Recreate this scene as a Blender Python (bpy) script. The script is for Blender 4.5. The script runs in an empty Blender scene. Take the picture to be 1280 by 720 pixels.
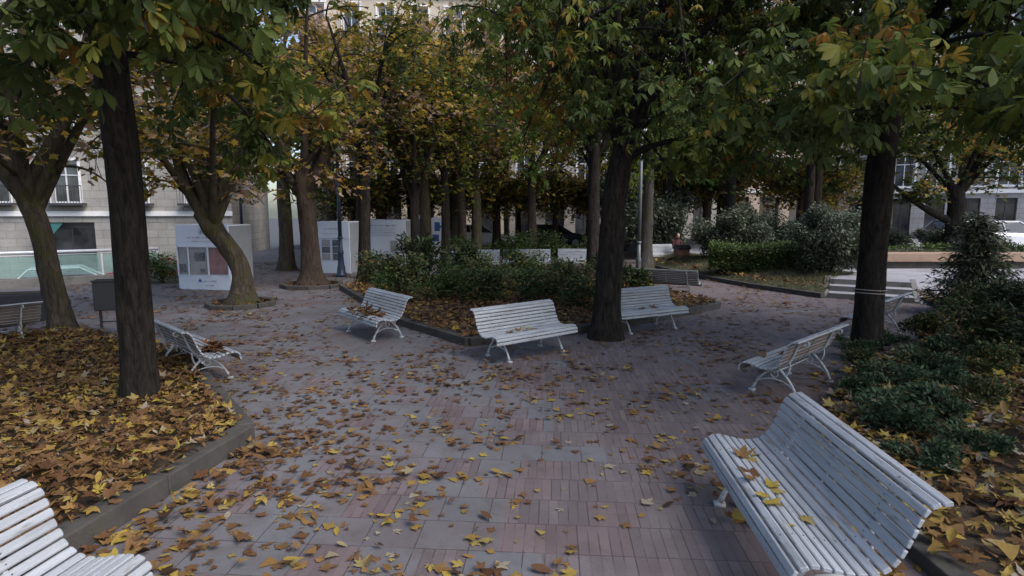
import bpy, math, random
import numpy as np
from mathutils import Vector, Matrix

R = math.radians
SC = bpy.context.scene
COL = SC.collection
rng = np.random.default_rng(7)
random.seed(7)

# ------------------------------------------------------------------ camera
CAM = np.array([0.0, 0.0, 2.2])
cam_d = bpy.data.cameras.new('camera')
cam = bpy.data.objects.new('camera', cam_d)
COL.objects.link(cam)
cam.location = CAM
cam.rotation_euler = (R(90 - 7.32), 0, 0)
cam_d.sensor_width = 36
cam_d.lens = 740 / 1280 * 36
cam_d.clip_end = 2000
cam_d.clip_start = 0.05
SC.camera = cam

# ------------------------------------------------------------------ sky, sun, exposure
SUN_EL, SUN_ROT = 48, 125         # high sun to the right, veiled by cloud
w = bpy.data.worlds.new('World')
SC.world = w
w.use_nodes = True
nt = w.node_tree
nt.nodes.clear()
o_ = nt.nodes.new('ShaderNodeOutputWorld')
b_ = nt.nodes.new('ShaderNodeBackground')
s_ = nt.nodes.new('ShaderNodeTexSky')
s_.sky_type = 'NISHITA'
s_.sun_disc = False
s_.sun_elevation = R(SUN_EL)
s_.sun_rotation = R(SUN_ROT)
s_.air_density = 1.0
s_.dust_density = 2.5
s_.ozone_density = 1.2
b_.inputs['Strength'].default_value = 0.1
nt.links.new(s_.outputs[0], b_.inputs['Color'])
nt.links.new(b_.outputs[0], o_.inputs['Surface'])
sl = bpy.data.lights.new('sun', 'SUN')
sl.energy = 1.2
sl.angle = R(40)
sl.color = (1.0, 0.95, 0.9)
so = bpy.data.objects.new('sun', sl)
COL.objects.link(so)
_az = R(SUN_ROT)
sd = Vector((math.sin(_az) * math.cos(R(SUN_EL)), math.cos(_az) * math.cos(R(SUN_EL)), math.sin(R(SUN_EL))))
so.rotation_euler = sd.to_track_quat('Z', 'Y').to_euler()
vs = SC.view_settings
vs.view_transform = 'Standard'
vs.look = 'None'
vs.exposure = 1.42
vs.gamma = 1.0
vs.use_curve_mapping = False
SC.render.engine = 'CYCLES'
SC.cycles.max_bounces = 6
SC.cycles.diffuse_bounces = 3
SC.cycles.glossy_bounces = 2
SC.cycles.transmission_bounces = 4
SC.cycles.transparent_max_bounces = 8
SC.cycles.use_denoising = True

# ------------------------------------------------------------------ helpers: objects
def tag(o, label=None, cat=None, group=None, kind=None):
    if label: o['label'] = label
    if cat: o['category'] = cat
    if group: o['group'] = group
    if kind: o['kind'] = kind
    return o

def empty(name, loc=(0, 0, 0), rz=0.0, label=None, cat=None, group=None):
    o = bpy.data.objects.new(name, None)
    COL.objects.link(o)
    o.location = loc
    o.rotation_euler = (0, 0, rz)
    o.empty_display_size = 0.2
    return tag(o, label, cat, group)

def children(o):
    return [c for c in COL.objects if c.parent == o]

def copy_tree(o, parent=None, label=None):
    kids = KIDS.get(o.name, [])
    c = o.copy()
    COL.objects.link(c)
    c.parent = parent
    KIDS[c.name] = []
    if parent is not None: KIDS[parent.name].append(c)
    if label: c['label'] = label
    for k in list(kids): copy_tree(k, c)
    return c
KIDS = {}

def link_mesh(name, me, mat, parent=None, smooth=False):
    o = bpy.data.objects.new(name, me)
    COL.objects.link(o)
    mats = mat if isinstance(mat, (list, tuple)) else [mat]
    for m in mats: me.materials.append(m)
    if parent is not None:
        o.parent = parent
        KIDS.setdefault(parent.name, []).append(o)
    KIDS.setdefault(o.name, [])
    if smooth:
        me.polygons.foreach_set('use_smooth', np.ones(len(me.polygons), dtype=bool))
    return o

def tri_mesh(name, V, T, attrs=None):
    """V (n,3), T (m,3) arrays -> mesh; attrs: {name: (domain, array)}"""
    me = bpy.data.meshes.new(name)
    V = np.ascontiguousarray(V, dtype=np.float32)
    T = np.ascontiguousarray(T, dtype=np.int32)
    me.vertices.add(len(V))
    me.vertices.foreach_set('co', V.ravel())
    me.loops.add(T.size)
    me.loops.foreach_set('vertex_index', T.ravel())
    me.polygons.add(len(T))
    me.polygons.foreach_set('loop_start', np.arange(0, T.size, 3, dtype=np.int32))
    me.update(calc_edges=True)
    if attrs:
        for k, (dom, arr) in attrs.items():
            a = me.attributes.new(k, 'FLOAT', dom)
            a.data.foreach_set('value', np.ascontiguousarray(arr, dtype=np.float32))
    return me

class MB:
    """collects shapes, builds one mesh object"""
    def __init__(s): s.v = []; s.f = []; s.m = []
    def add(s, vs, fs, m=0):
        n = len(s.v)
        s.v += [tuple(p) for p in vs]
        s.f += [tuple(i + n for i in f) for f in fs]
        s.m += [m] * len(fs)
        return s
    def box(s, x0, x1, y0, y1, z0, z1, m=0, M=None):
        p = [(x0, y0, z0), (x1, y0, z0), (x1, y1, z0), (x0, y1, z0), (x0, y0, z1), (x1, y0, z1), (x1, y1, z1), (x0, y1, z1)]
        if M is not None: p = [M @ Vector(q) for q in p]
        return s.add(p, [(0, 3, 2, 1), (4, 5, 6, 7), (0, 1, 5, 4), (1, 2, 6, 5), (2, 3, 7, 6), (3, 0, 4, 7)], m)
    def prism(s, poly, z0, z1, m=0, bot=True):
        n = len(poly)
        z0s = z0 if hasattr(z0, '__len__') else [z0] * n
        z1s = z1 if hasattr(z1, '__len__') else [z1] * n
        vs = [(p[0], p[1], z0s[i]) for i, p in enumerate(poly)] + [(p[0], p[1], z1s[i]) for i, p in enumerate(poly)]
        fs = [tuple(range(n, 2 * n))]
        if bot: fs.append(tuple(range(n - 1, -1, -1)))
        fs += [(i, (i + 1) % n, n + (i + 1) % n, n + i) for i in range(n)]
        return s.add(vs, fs, m)
    def tube(s, pts, rad, n=8, m=0, caps=True, squash=None):
        pts = [Vector(p) for p in pts]
        rad = list(rad) if hasattr(rad, '__len__') else [rad] * len(pts)
        up = Vector((0.13, 0.07, 1)).normalized()
        vs = []
        for i, p in enumerate(pts):
            t = (pts[min(i + 1, len(pts) - 1)] - pts[max(i - 1, 0)]).normalized()
            a = t.cross(up)
            if a.length < 0.05: a = t.cross(Vector((1, 0, 0)))
            a.normalize(); b = t.cross(a)
            for k in range(n):
                q = 2 * math.pi * k / n
                u, v_ = math.cos(q) * rad[i], math.sin(q) * rad[i]
                if squash: u *= squash[0]; v_ *= squash[1]
                vs.append(p + a * u + b * v_)
        fs = []
        for i in range(len(pts) - 1):
            for k in range(n):
                fs.append((i * n + k, i * n + (k + 1) % n, (i + 1) * n + (k + 1) % n, (i + 1) * n + k))
        if caps:
            fs.append(tuple(range(n - 1, -1, -1)))
            fs.append(tuple(range((len(pts) - 1) * n, len(pts) * n)))
        return s.add(vs, fs, m)
    def lathe(s, prof, n=16, c=(0, 0), m=0):
        vs = []
        for r, z in prof:
            for k in range(n):
                q = 2 * math.pi * k / n
                vs.append((c[0] + r * math.cos(q), c[1] + r * math.sin(q), z))
        fs = []
        for i in range(len(prof) - 1):
            for k in range(n):
                fs.append((i * n + k, i * n + (k + 1) % n, (i + 1) * n + (k + 1) % n, (i + 1) * n + k))
        fs.append(tuple(range(n - 1, -1, -1)))
        fs.append(tuple(range((len(prof) - 1) * n, len(prof) * n)))
        return s.add(vs, fs, m)
    def build(s, name, mat, parent=None, smooth=False, bevel=0.0):
        me = bpy.data.meshes.new(name)
        me.from_pydata(s.v, [], s.f)
        me.validate()
        if len(me.polygons) == len(s.m): me.polygons.foreach_set('material_index', s.m)
        me.update()
        o = link_mesh(name, me, mat, parent, smooth)
        if bevel:
            b = o.modifiers.new('bevel', 'BEVEL'); b.width = bevel; b.segments = 2; b.limit_method = 'ANGLE'
        return o

# ------------------------------------------------------------------ helpers: materials
def mat(name):
    m = bpy.data.materials.new(name); m.use_nodes = True
    n = m.node_tree.nodes; L = m.node_tree.links
    n.clear()
    out = n.new('ShaderNodeOutputMaterial'); p = n.new('ShaderNodeBsdfPrincipled')
    L.new(p.outputs[0], out.inputs[0])
    return m, n, L, p, out

def ramp(n, stops, interp='LINEAR'):
    r = n.new('ShaderNodeValToRGB'); e = r.color_ramp
    e.interpolation = interp
    while len(e.elements) < len(stops): e.elements.new(0.5)
    for el, (p, c) in zip(e.elements, stops):
        el.position = p; el.color = (*c, 1) if len(c) == 3 else c
    return r

def noise(n, L, scale, detail=4, rough=0.6, vec=None, dist=0):
    t = n.new('ShaderNodeTexNoise')
    t.inputs['Scale'].default_value = scale; t.inputs['Detail'].default_value = detail
    t.inputs['Roughness'].default_value = rough; t.inputs['Distortion'].default_value = dist
    if vec is not None: L.new(vec, t.inputs['Vector'])
    return t

def mapping(n, L, scale=(1, 1, 1), rot=(0, 0, 0), src='Object'):
    tc = n.new('ShaderNodeTexCoord'); mp = n.new('ShaderNodeMapping')
    mp.inputs['Scale'].default_value = scale; mp.inputs['Rotation'].default_value = rot
    L.new(tc.outputs[src], mp.inputs[0])
    return mp.outputs[0]

def bump(n, L, h, p, strength=0.5, dist=0.02):
    b = n.new('ShaderNodeBump'); b.inputs['Strength'].default_value = strength; b.inputs['Distance'].default_value = dist
    L.new(h, b.inputs['Height']); L.new(b.outputs[0], p.inputs['Normal'])
    return b

def mixc(n, L, fac, a, b, mode='MIX'):
    m = n.new('ShaderNodeMix'); m.data_type = 'RGBA'; m.blend_type = mode
    for sock, v in ((m.inputs[0], fac), (m.inputs[6], a), (m.inputs[7], b)):
        if isinstance(v, (int, float)): sock.default_value = v
        elif isinstance(v, tuple): sock.default_value = (*v, 1)
        else: L.new(v, sock)
    return m.outputs[2]

def math_(n, L, op, a, b=None, c=None):
    m = n.new('ShaderNodeMath'); m.operation = op
    for i, v in enumerate((a, b, c)):
        if v is None: continue
        if isinstance(v, (int, float)): m.inputs[i].default_value = v
        else: L.new(v, m.inputs[i])
    return m.outputs[0]

def rough_mat(name, c1, c2, scale=6, rough=0.8, bmp=0.3, fine=60, src='Object', stretch=(1, 1, 1), dirt=None):
    m, n, L, p, o = mat(name)
    v = mapping(n, L, stretch, src=src)
    a = noise(n, L, scale, 6, 0.65, v)
    r = ramp(n, [(0.3, c1), (0.7, c2)]); L.new(a.outputs[0], r.inputs[0])
    col = r.outputs[0]
    if dirt:
        d = noise(n, L, dirt[1], 5, 0.7, v); dr = ramp(n, [(dirt[2], (0, 0, 0)), (dirt[2] + 0.12, (1, 1, 1))]); L.new(d.outputs[0], dr.inputs[0])
        col = mixc(n, L, dr.outputs[0], col, dirt[0])
    L.new(col, p.inputs['Base Color'])
    p.inputs['Roughness'].default_value = rough
    f = noise(n, L, fine, 4, 0.7, v)
    if bmp: bump(n, L, f.outputs[0], p, bmp, 0.01)
    return m

def plain(name, c, rough=0.5, metal=0.0):
    m, n, L, p, o = mat(name)
    v = mapping(n, L)
    a = noise(n, L, 9, 4, 0.6, v)
    L.new(mixc(n, L, a.outputs[0], tuple(x * 0.8 for x in c), tuple(min(1, x * 1.15) for x in c)), p.inputs['Base Color'])
    p.inputs['Roughness'].default_value = rough; p.inputs['Metallic'].default_value = metal
    return m

def leaf_mat(name, stops, rough=0.55, trans=0.3, edge=None):
    m, n, L, p, out = mat(name)
    at = n.new('ShaderNodeAttribute'); at.attribute_name = 'tint'
    r = ramp(n, stops); L.new(at.outputs['Fac'], r.inputs[0])
    v = mapping(n, L)
    a = noise(n, L, 55, 3, 0.6, v)
    col = mixc(n, L, math_(n, L, 'MULTIPLY', a.outputs[0], 0.55), r.outputs[0], (0.02, 0.018, 0.01))
    if edge:
        ea = n.new('ShaderNodeAttribute'); ea.attribute_name = 'edge'
        fac = math_(n, L, 'SMOOTH_MIN', math_(n, L, 'MULTIPLY', ea.outputs['Fac'], math_(n, L, 'MULTIPLY', a.outputs[0], 0.7)), 1.0, 0.1)
        col = mixc(n, L, fac, col, edge)
    L.new(col, p.inputs['Base Color'])
    p.inputs['Roughness'].default_value = rough
    p.inputs['Specular IOR Level'].default_value = 0.2
    if trans:
        t = n.new('ShaderNodeBsdfTranslucent'); L.new(col, t.inputs[0])
        ms = n.new('ShaderNodeMixShader'); ms.inputs[0].default_value = trans
        L.new(p.outputs[0], ms.inputs[1]); L.new(t.outputs[0], ms.inputs[2]); L.new(ms.outputs[0], out.inputs[0])
    return m

def bark_mat(name, c1, c2, moss=None, scale=5):
    m, n, L, p, o = mat(name)
    v = mapping(n, L, (1, 1, 0.22))
    v2 = mapping(n, L, (1, 1, 1))
    a = noise(n, L, scale * 3.4, 8, 0.7, v, 0.6)
    b = noise(n, L, scale * 0.8, 4, 0.6, v2)
    r = ramp(n, [(0.35, c1), (0.68, c2)]); L.new(a.outputs[0], r.inputs[0])
    col = mixc(n, L, math_(n, L, 'MULTIPLY', b.outputs[0], 0.6), r.outputs[0], c1)
    if moss:
        dr = ramp(n, [(0.5, (0, 0, 0)), (0.62, (1, 1, 1))]); L.new(b.outputs[0], dr.inputs[0])
        col = mixc(n, L, dr.outputs[0], col, moss)
    L.new(col, p.inputs['Base Color'])
    p.inputs['Roughness'].default_value = 0.95
    p.inputs['Specular IOR Level'].default_value = 0.15
    bump(n, L, a.outputs[0], p, 1.0, 0.09)
    return m

def paving_mat():
    m, n, L, p, o = mat('slab_paving')
    vec = mapping(n, L, (1, 1, 1), (0, 0, R(4)))
    sep = n.new('ShaderNodeSeparateXYZ'); L.new(vec, sep.inputs[0])
    X, Y = sep.outputs[0], sep.outputs[1]
    S = 0.36
    row = n.new('ShaderNodeTexWhiteNoise'); row.noise_dimensions = '1D'; L.new(math_(n, L, 'FLOOR', math_(n, L, 'DIVIDE', Y, S)), row.inputs['W'])
    X0 = X
    X = math_(n, L, 'ADD', X, math_(n, L, 'MULTIPLY', math_(n, L, 'SNAP', row.outputs[0], 0.25), S))
    cx = math_(n, L, 'FLOOR', math_(n, L, 'DIVIDE', X, S)); cy = math_(n, L, 'FLOOR', math_(n, L, 'DIVIDE', Y, S))
    fx = math_(n, L, 'FRACT', math_(n, L, 'DIVIDE', X, S)); fy = math_(n, L, 'FRACT', math_(n, L, 'DIVIDE', Y, S))
    cell = n.new('ShaderNodeCombineXYZ'); L.new(cx, cell.inputs[0]); L.new(cy, cell.inputs[1])
    wn = n.new('ShaderNodeTexWhiteNoise'); wn.noise_dimensions = '2D'; L.new(cell.outputs[0], wn.inputs['Vector'])
    # patches of ribbed slabs: slow noise over the cells, ribbed nearly everywhere to the right
    sc = n.new('ShaderNodeVectorMath'); sc.operation = 'SCALE'; L.new(cell.outputs[0], sc.inputs[0]); sc.inputs['Scale'].default_value = 0.31
    pn = noise(n, L, 1.0, 2, 0.5, sc.outputs[0])
    bias = n.new('ShaderNodeMapRange'); L.new(X0, bias.inputs[0])
    bias.inputs[1].default_value = -0.9; bias.inputs[2].default_value = 0.7; bias.inputs[3].default_value = -0.06; bias.inputs[4].default_value = 0.22
    t = math_(n, L, 'ADD', math_(n, L, 'ADD', pn.outputs[0], bias.outputs[0]), math_(n, L, 'MULTIPLY', wn.outputs[0], 0.2))
    rib = math_(n, L, 'GREATER_THAN', t, 0.63)
    base = ramp(n, [(0.0, (0.124, 0.130, 0.142)), (0.5, (0.138, 0.138, 0.148)), (1.0, (0.128, 0.116, 0.125))]); L.new(wn.outputs[0], base.inputs[0])
    ribc = ramp(n, [(0.0, (0.130, 0.114, 0.120)), (0.6, (0.138, 0.118, 0.122)), (1.0, (0.140, 0.110, 0.113))]); L.new(wn.outputs[0], ribc.inputs[0])
    col = mixc(n, L, rib, base.outputs[0], ribc.outputs[0])
    bwn = n.new('ShaderNodeTexWhiteNoise'); bwn.noise_dimensions = '2D'; bc = n.new('ShaderNodeCombineXYZ'); L.new(math_(n, L, 'FLOOR', math_(n, L, 'DIVIDE', X, S / 5)), bc.inputs[0]); L.new(cy, bc.inputs[1]); L.new(bc.outputs[0], bwn.inputs['Vector'])
    bvr = ramp(n, [(0, (.82, .8, .82)), (1, (1.12, 1.12, 1.1))]); L.new(bwn.outputs[0], bvr.inputs[0])
    col = mixc(n, L, rib, col, mixc(n, L, 1.0, col, bvr.outputs[0], 'MULTIPLY'))
    big = noise(n, L, 0.55, 5, 0.6, vec)
    br = ramp(n, [(0.3, (0.72, 0.68, 0.68)), (0.7, (1.12, 1.1, 1.14))]); L.new(big.outputs[0], br.inputs[0])
    col = mixc(n, L, 1.0, col, br.outputs[0], 'MULTIPLY')
    # soiling with its own blotchy shape
    st = noise(n, L, 3.2, 7, 0.75, vec, 0.5)
    sr = ramp(n, [(0.47, (0, 0, 0)), (0.70, (1, 1, 1))]); L.new(st.outputs[0], sr.inputs[0])
    col = mixc(n, L, math_(n, L, 'MULTIPLY', sr.outputs[0], 0.65), col, (0.075, 0.06, 0.055))
    # joints
    def line(f, wd):
        a = math_(n, L, 'ABSOLUTE', math_(n, L, 'SUBTRACT', f, 0.5))
        return math_(n, L, 'GREATER_THAN', a, 0.5 - wd)
    jn = noise(n, L, 2.3, 3, 0.6, vec)
    jmask = math_(n, L, 'GREATER_THAN', jn.outputs[0], 0.40)
    j = math_(n, L, 'MAXIMUM', line(fx, 0.011), line(fy, 0.011))
    fr = math_(n, L, 'FRACT', math_(n, L, 'DIVIDE', X, S / 5))
    rl = math_(n, L, 'MULTIPLY', line(fr, 0.06), rib)
    gn = noise(n, L, 3.1, 3, 0.6, vec)
    g2 = ramp(n, [(0.42, (0.12, 0.12, 0.12)), (0.62, (1, 1, 1))]); L.new(gn.outputs[0], g2.inputs[0])
    rl2 = math_(n, L, 'MULTIPLY', rl, g2.outputs[0])
    jj = math_(n, L, 'MULTIPLY', j, math_(n, L, 'ADD', math_(n, L, 'MULTIPLY', jmask, 0.55), 0.3))
    dark = math_(n, L, 'MAXIMUM', jj, math_(n, L, 'MULTIPLY', rl2, 0.8))
    col = mixc(n, L, dark, col, (0.035, 0.03, 0.03))
    fine = noise(n, L, 90, 5, 0.8, vec)
    f2 = ramp(n, [(0.25, (0.7, 0.7, 0.7)), (0.75, (1.25, 1.25, 1.25))]); L.new(fine.outputs[0], f2.inputs[0])
    col = mixc(n, L, 1.0, col, f2.outputs[0], 'MULTIPLY')
    L.new(col, p.inputs['Base Color'])
    p.inputs['Roughness'].default_value = 0.78
    h = math_(n, L, 'SUBTRACT', math_(n, L, 'MULTIPLY', fine.outputs[0], 0.12), math_(n, L, 'MAXIMUM', j, rl))
    h = math_(n, L, 'ADD', h, math_(n, L, 'MULTIPLY', wn.outputs[0], 0.3))
    bump(n, L, h, p, 0.5, 0.006)
    return m

def ashlar_mat(name, c1, c2, bw=0.9, bh=0.42, mortar=(0.2, 0.19, 0.17)):
    m, n, L, p, o = mat(name)
    tc = n.new('ShaderNodeTexCoord'); sep = n.new('ShaderNodeSeparateXYZ'); L.new(tc.outputs['Object'], sep.inputs[0])
    cb = n.new('ShaderNodeCombineXYZ'); L.new(sep.outputs[0], cb.inputs[0]); L.new(sep.outputs[2], cb.inputs[1])
    bk = n.new('ShaderNodeTexBrick'); L.new(cb.outputs[0], bk.inputs['Vector'])
    bk.inputs['Scale'].default_value = 1; bk.inputs['Brick Width'].default_value = bw; bk.inputs['Row Height'].default_value = bh
    bk.inputs['Mortar Size'].default_value = 0.014; bk.inputs['Color1'].default_value = (*c1, 1); bk.inputs['Color2'].default_value = (*c2, 1)
    bk.inputs['Mortar'].default_value = (*mortar, 1)
    a = noise(n, L, 0.9, 7, 0.7, tc.outputs['Object'])
    r = ramp(n, [(0.3, (0.72, 0.7, 0.68)), (0.65, (1.05, 1.05, 1.05))]); L.new(a.outputs[0], r.inputs[0])
    L.new(mixc(n, L, 1.0, bk.outputs[0], r.outputs[0], 'MULTIPLY'), p.inputs['Base Color'])
    p.inputs['Roughness'].default_value = 0.85
    bump(n, L, bk.outputs['Fac'], p, -0.6, 0.02)
    return m

def glass_mat(name, c=(0.05, 0.06, 0.07), rough=0.08):
    m, n, L, p, o = mat(name)
    v = mapping(n, L)
    a = noise(n, L, 0.8, 3, 0.5, v)
    r = ramp(n, [(0.4, tuple(x * 0.5 for x in c)), (0.6, tuple(x * 1.6 for x in c))]); L.new(a.outputs[0], r.inputs[0])
    L.new(r.outputs[0], p.inputs['Base Color'])
    p.inputs['Roughness'].default_value = rough
    p.inputs['Specular IOR Level'].default_value = 0.8
    return m

def clear_glass(name, tint=(0.75, 0.88, 0.86), alpha=0.82):
    m, n, L, p, o = mat(name)
    t = n.new('ShaderNodeBsdfTransparent'); t.inputs[0].default_value = (*tint, 1)
    p.inputs['Base Color'].default_value = (0.45, 0.6, 0.58, 1); p.inputs['Roughness'].default_value = 0.12
    v = mapping(n, L); a = noise(n, L, 2.0, 4, 0.6, v)
    ms = n.new('ShaderNodeMixShader')
    L.new(math_(n, L, 'ADD', math_(n, L, 'MULTIPLY', a.outputs[0], 0.2), alpha - 0.15), ms.inputs[0])
    L.new(p.outputs[0], ms.inputs[1]); L.new(t.outputs[0], ms.inputs[2]); L.new(ms.outputs[0], o.inputs[0])
    return m

M = {}
M['paving'] = paving_mat()
M['asphalt'] = rough_mat('asphalt', (0.045, 0.045, 0.048), (0.065, 0.063, 0.065), 3, 0.9)
M['soil'] = rough_mat('soil', (0.03, 0.02, 0.014), (0.07, 0.05, 0.032), 5, 0.95, 0.6, 30)
M['kerb'] = rough_mat('kerb_stone', (0.034, 0.031, 0.03), (0.07, 0.064, 0.06), 4, 0.85, 0.5, 50, dirt=((0.05, 0.055, 0.035), 3, 0.56))
M['terrace'] = rough_mat('pale_terrace_stone', (0.21, 0.21, 0.235), (0.31, 0.31, 0.335), 1.2, 0.8, 0.3, 40, dirt=((0.2, 0.18, 0.18), 0.9, 0.55))
M['concrete'] = rough_mat('concrete', (0.12, 0.115, 0.11), (0.19, 0.185, 0.18), 2, 0.85, 0.3, 50, dirt=((0.09, 0.09, 0.08), 2, 0.55))
M['brownstone'] = rough_mat('brown_wall_stone', (0.20, 0.14, 0.10), (0.32, 0.22, 0.16), 2.5, 0.85, 0.4, 40)
M['lawn_ground'] = rough_mat('lawn_ground', (0.03, 0.035, 0.015), (0.08, 0.075, 0.035), 3, 0.95, 0.6, 60)
M['bark_dark'] = bark_mat('dark_furrowed_bark', (0.009, 0.008, 0.007), (0.07, 0.058, 0.05))
M['bark_plane'] = bark_mat('mottled_grey_bark', (0.035, 0.028, 0.022), (0.13, 0.11, 0.085), (0.06, 0.058, 0.025), 4)
M['bark_brown'] = bark_mat('brown_bark', (0.03, 0.022, 0.018), (0.10, 0.075, 0.06), None, 4)
M['bark_grey'] = bark_mat('pale_grey_bark', (0.04, 0.037, 0.035), (0.12, 0.11, 0.105), (0.055, 0.055, 0.035), 3)
GREEN = [(0.0, (0.022, 0.05, 0.018)), (0.5, (0.06, 0.115, 0.028)), (0.76, (0.13, 0.19, 0.032)), (0.9, (0.32, 0.28, 0.04)), (1.0, (0.34, 0.16, 0.035))]
M['leaf_chestnut'] = leaf_mat('chestnut_foliage', GREEN, 0.6, 0.42, edge=(0.13, 0.11, 0.03))
AUT = [(0.0, (0.04, 0.07, 0.016)), (0.25, (0.12, 0.135, 0.025)), (0.5, (0.33, 0.26, 0.04)), (0.72, (0.50, 0.32, 0.045)), (0.88, (0.40, 0.21, 0.06)), (1.0, (0.50, 0.36, 0.26))]
M['leaf_autumn'] = leaf_mat('autumn_foliage', AUT, 0.6, 0.45)
M['leaf_mixed'] = leaf_mat('turning_foliage', [(0.0, (0.03, 0.05, 0.016)), (0.5, (0.10, 0.135, 0.028)), (0.8, (0.28, 0.24, 0.04)), (1.0, (0.42, 0.22, 0.05))], 0.55, 0.42)
M['leaf_shrub'] = leaf_mat('shrub_foliage', [(0.0, (0.02, 0.038, 0.02)), (0.6, (0.065, 0.10, 0.04)), (0.9, (0.12, 0.15, 0.05)), (1.0, (0.24, 0.15, 0.05))], 0.62, 0.2)
M['leaf_blue'] = leaf_mat('bluish_shrub_foliage', [(0.0, (0.028, 0.055, 0.03)), (0.6, (0.075, 0.125, 0.065)), (1.0, (0.15, 0.2, 0.08))], 0.65, 0.2)
M['leaf_grey'] = leaf_mat('grey_green_foliage', [(0.0, (0.04, 0.06, 0.042)), (0.6, (0.11, 0.14, 0.095)), (1.0, (0.2, 0.22, 0.15))], 0.5, 0.15)
M['leaf_hedge'] = leaf_mat('hedge_foliage', [(0.0, (0.03, 0.06, 0.018)), (0.6, (0.085, 0.14, 0.04)), (1.0, (0.15, 0.2, 0.06))], 0.6, 0.25)
M['conifer'] = leaf_mat('conifer_foliage', [(0.0, (0.035, 0.05, 0.035)), (0.6, (0.09, 0.11, 0.065)), (1.0, (0.17, 0.17, 0.1))], 0.6, 0.1)
M['leaf_lime'] = leaf_mat('lime_foliage', [(0.0, (0.04, 0.08, 0.016)), (0.4, (0.12, 0.19, 0.025)), (0.75, (0.24, 0.30, 0.03)), (1.0, (0.42, 0.33, 0.05))], 0.55, 0.5)
LIT = [(0.0, (0.05, 0.028, 0.016)), (0.25, (0.13, 0.06, 0.028)), (0.5, (0.19, 0.105, 0.048)), (0.68, (0.29, 0.17, 0.055)), (0.82, (0.42, 0.32, 0.06)), (0.93, (0.32, 0.26, 0.13)), (1.0, (0.36, 0.31, 0.24))]
M['litter'] = leaf_mat('fallen_leaf', LIT, 0.6, 0.15)
M['grass'] = leaf_mat('grass', [(0.0, (0.035, 0.045, 0.018)), (0.7, (0.08, 0.09, 0.035)), (1.0, (0.16, 0.13, 0.06))], 0.7, 0.2)
M['bench_paint'] = rough_mat('worn_white_bench_paint', (0.24, 0.26, 0.29), (0.37, 0.395, 0.435), 5, 0.6, 0.3, 60, stretch=(.35, 3, 3), dirt=((0.18, 0.17, 0.155), 9, 0.56))
M['iron_paint'] = rough_mat('pale_painted_iron', (0.34, 0.36, 0.38), (0.48, 0.5, 0.52), 9, 0.5, 0.3, 80, dirt=((0.16, 0.12, 0.09), 11, 0.56))
M['back_paint'] = rough_mat('weathered_brown_bench_wood', (0.12, 0.09, 0.075), (0.22, 0.17, 0.15), 5, 0.7, 0.3)
M['bolt'] = plain('bolt_steel', (0.12, 0.12, 0.12), 0.4, 0.6)
M['bin'] = plain('dark_bin_metal', (0.035, 0.035, 0.042), 0.45, 0.2)
M['lamp_iron'] = plain('dark_blue_lamp_iron', (0.035, 0.05, 0.085), 0.45, 0.3)
M['grey_iron'] = plain('grey_lamp_iron', (0.11, 0.12, 0.125), 0.5, 0.3)
M['lamp_glass'] = plain('frosted_lamp_glass', (0.7, 0.7, 0.68), 0.3)
M['steel'] = plain('bright_steel', (0.62, 0.66, 0.74), 0.35, 0.25)
M['rail_glass'] = clear_glass('greenish_rail_glass')
M['stone_pale'] = ashlar_mat('pale_ashlar', (0.33, 0.32, 0.30), (0.28, 0.272, 0.26))
M['stone_grey'] = ashlar_mat('grey_ashlar', (0.34, 0.34, 0.35), (0.29, 0.29, 0.30), 0.7, 0.35)
M['stucco'] = rough_mat('cream_stucco', (0.42, 0.37, 0.30), (0.52, 0.47, 0.38), 0.8, 0.9, 0.2, 30)
M['stucco_tan'] = rough_mat('tan_stucco', (0.34, 0.27, 0.22), (0.42, 0.34, 0.28), 0.8, 0.9, 0.2, 30)
M['trim'] = rough_mat('white_trim', (0.6, 0.6, 0.6), (0.72, 0.72, 0.72), 2, 0.7, 0.1)
M['frame_dark'] = plain('dark_window_frame', (0.04, 0.04, 0.045), 0.4)
M['frame_white'] = plain('white_window_frame', (0.6, 0.62, 0.66), 0.4)
M['glass'] = glass_mat('window_glass')
M['shop_glass'] = glass_mat('shop_glass', (0.035, 0.04, 0.045), 0.1)
M['roof'] = rough_mat('roof_slate', (0.07, 0.07, 0.08), (0.12, 0.11, 0.12), 3, 0.8)
M['teal'] = plain('teal_canvas', (0.015, 0.085, 0.085), 0.8)
M['panel_white'] = rough_mat('white_display_panel', (0.5, 0.54, 0.63), (0.58, 0.62, 0.7), 1.5, 0.5, 0.05)
M['panel_grey'] = rough_mat('grey_display_panel', (0.20, 0.215, 0.24), (0.26, 0.275, 0.30), 2, 0.55, 0.05)
M['photo_grey'] = rough_mat('grey_photo_print', (0.16, 0.17, 0.19), (0.33, 0.32, 0.33), 3, 0.5, 0)
M['photo_dark'] = rough_mat('dark_photo_print', (0.025, 0.03, 0.04), (0.16, 0.16, 0.18), 7, 0.5, 0)
M['photo_red'] = rough_mat('reddish_photo_print', (0.14, 0.06, 0.06), (0.26, 0.16, 0.16), 4, 0.5, 0)
M['ink_red'] = plain('dark_red_ink', (0.16, 0.03, 0.04), 0.6)
M['ink_grey'] = plain('grey_ink', (0.2, 0.22, 0.26), 0.6)
M['ink_blue'] = plain('blue_ink', (0.04, 0.09, 0.28), 0.5)
M['car_white'] = plain('white_car_paint', (0.62, 0.64, 0.68), 0.25)
M['car_silver'] = plain('silver_car_paint', (0.38, 0.41, 0.46), 0.25, 0.5)
M['car_red'] = plain('red_car_paint', (0.30, 0.03, 0.03), 0.3)
M['car_dark'] = plain('dark_car_paint', (0.03, 0.035, 0.05), 0.25)
M['tyre'] = plain('tyre_rubber', (0.02, 0.02, 0.02), 0.9)
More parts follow.
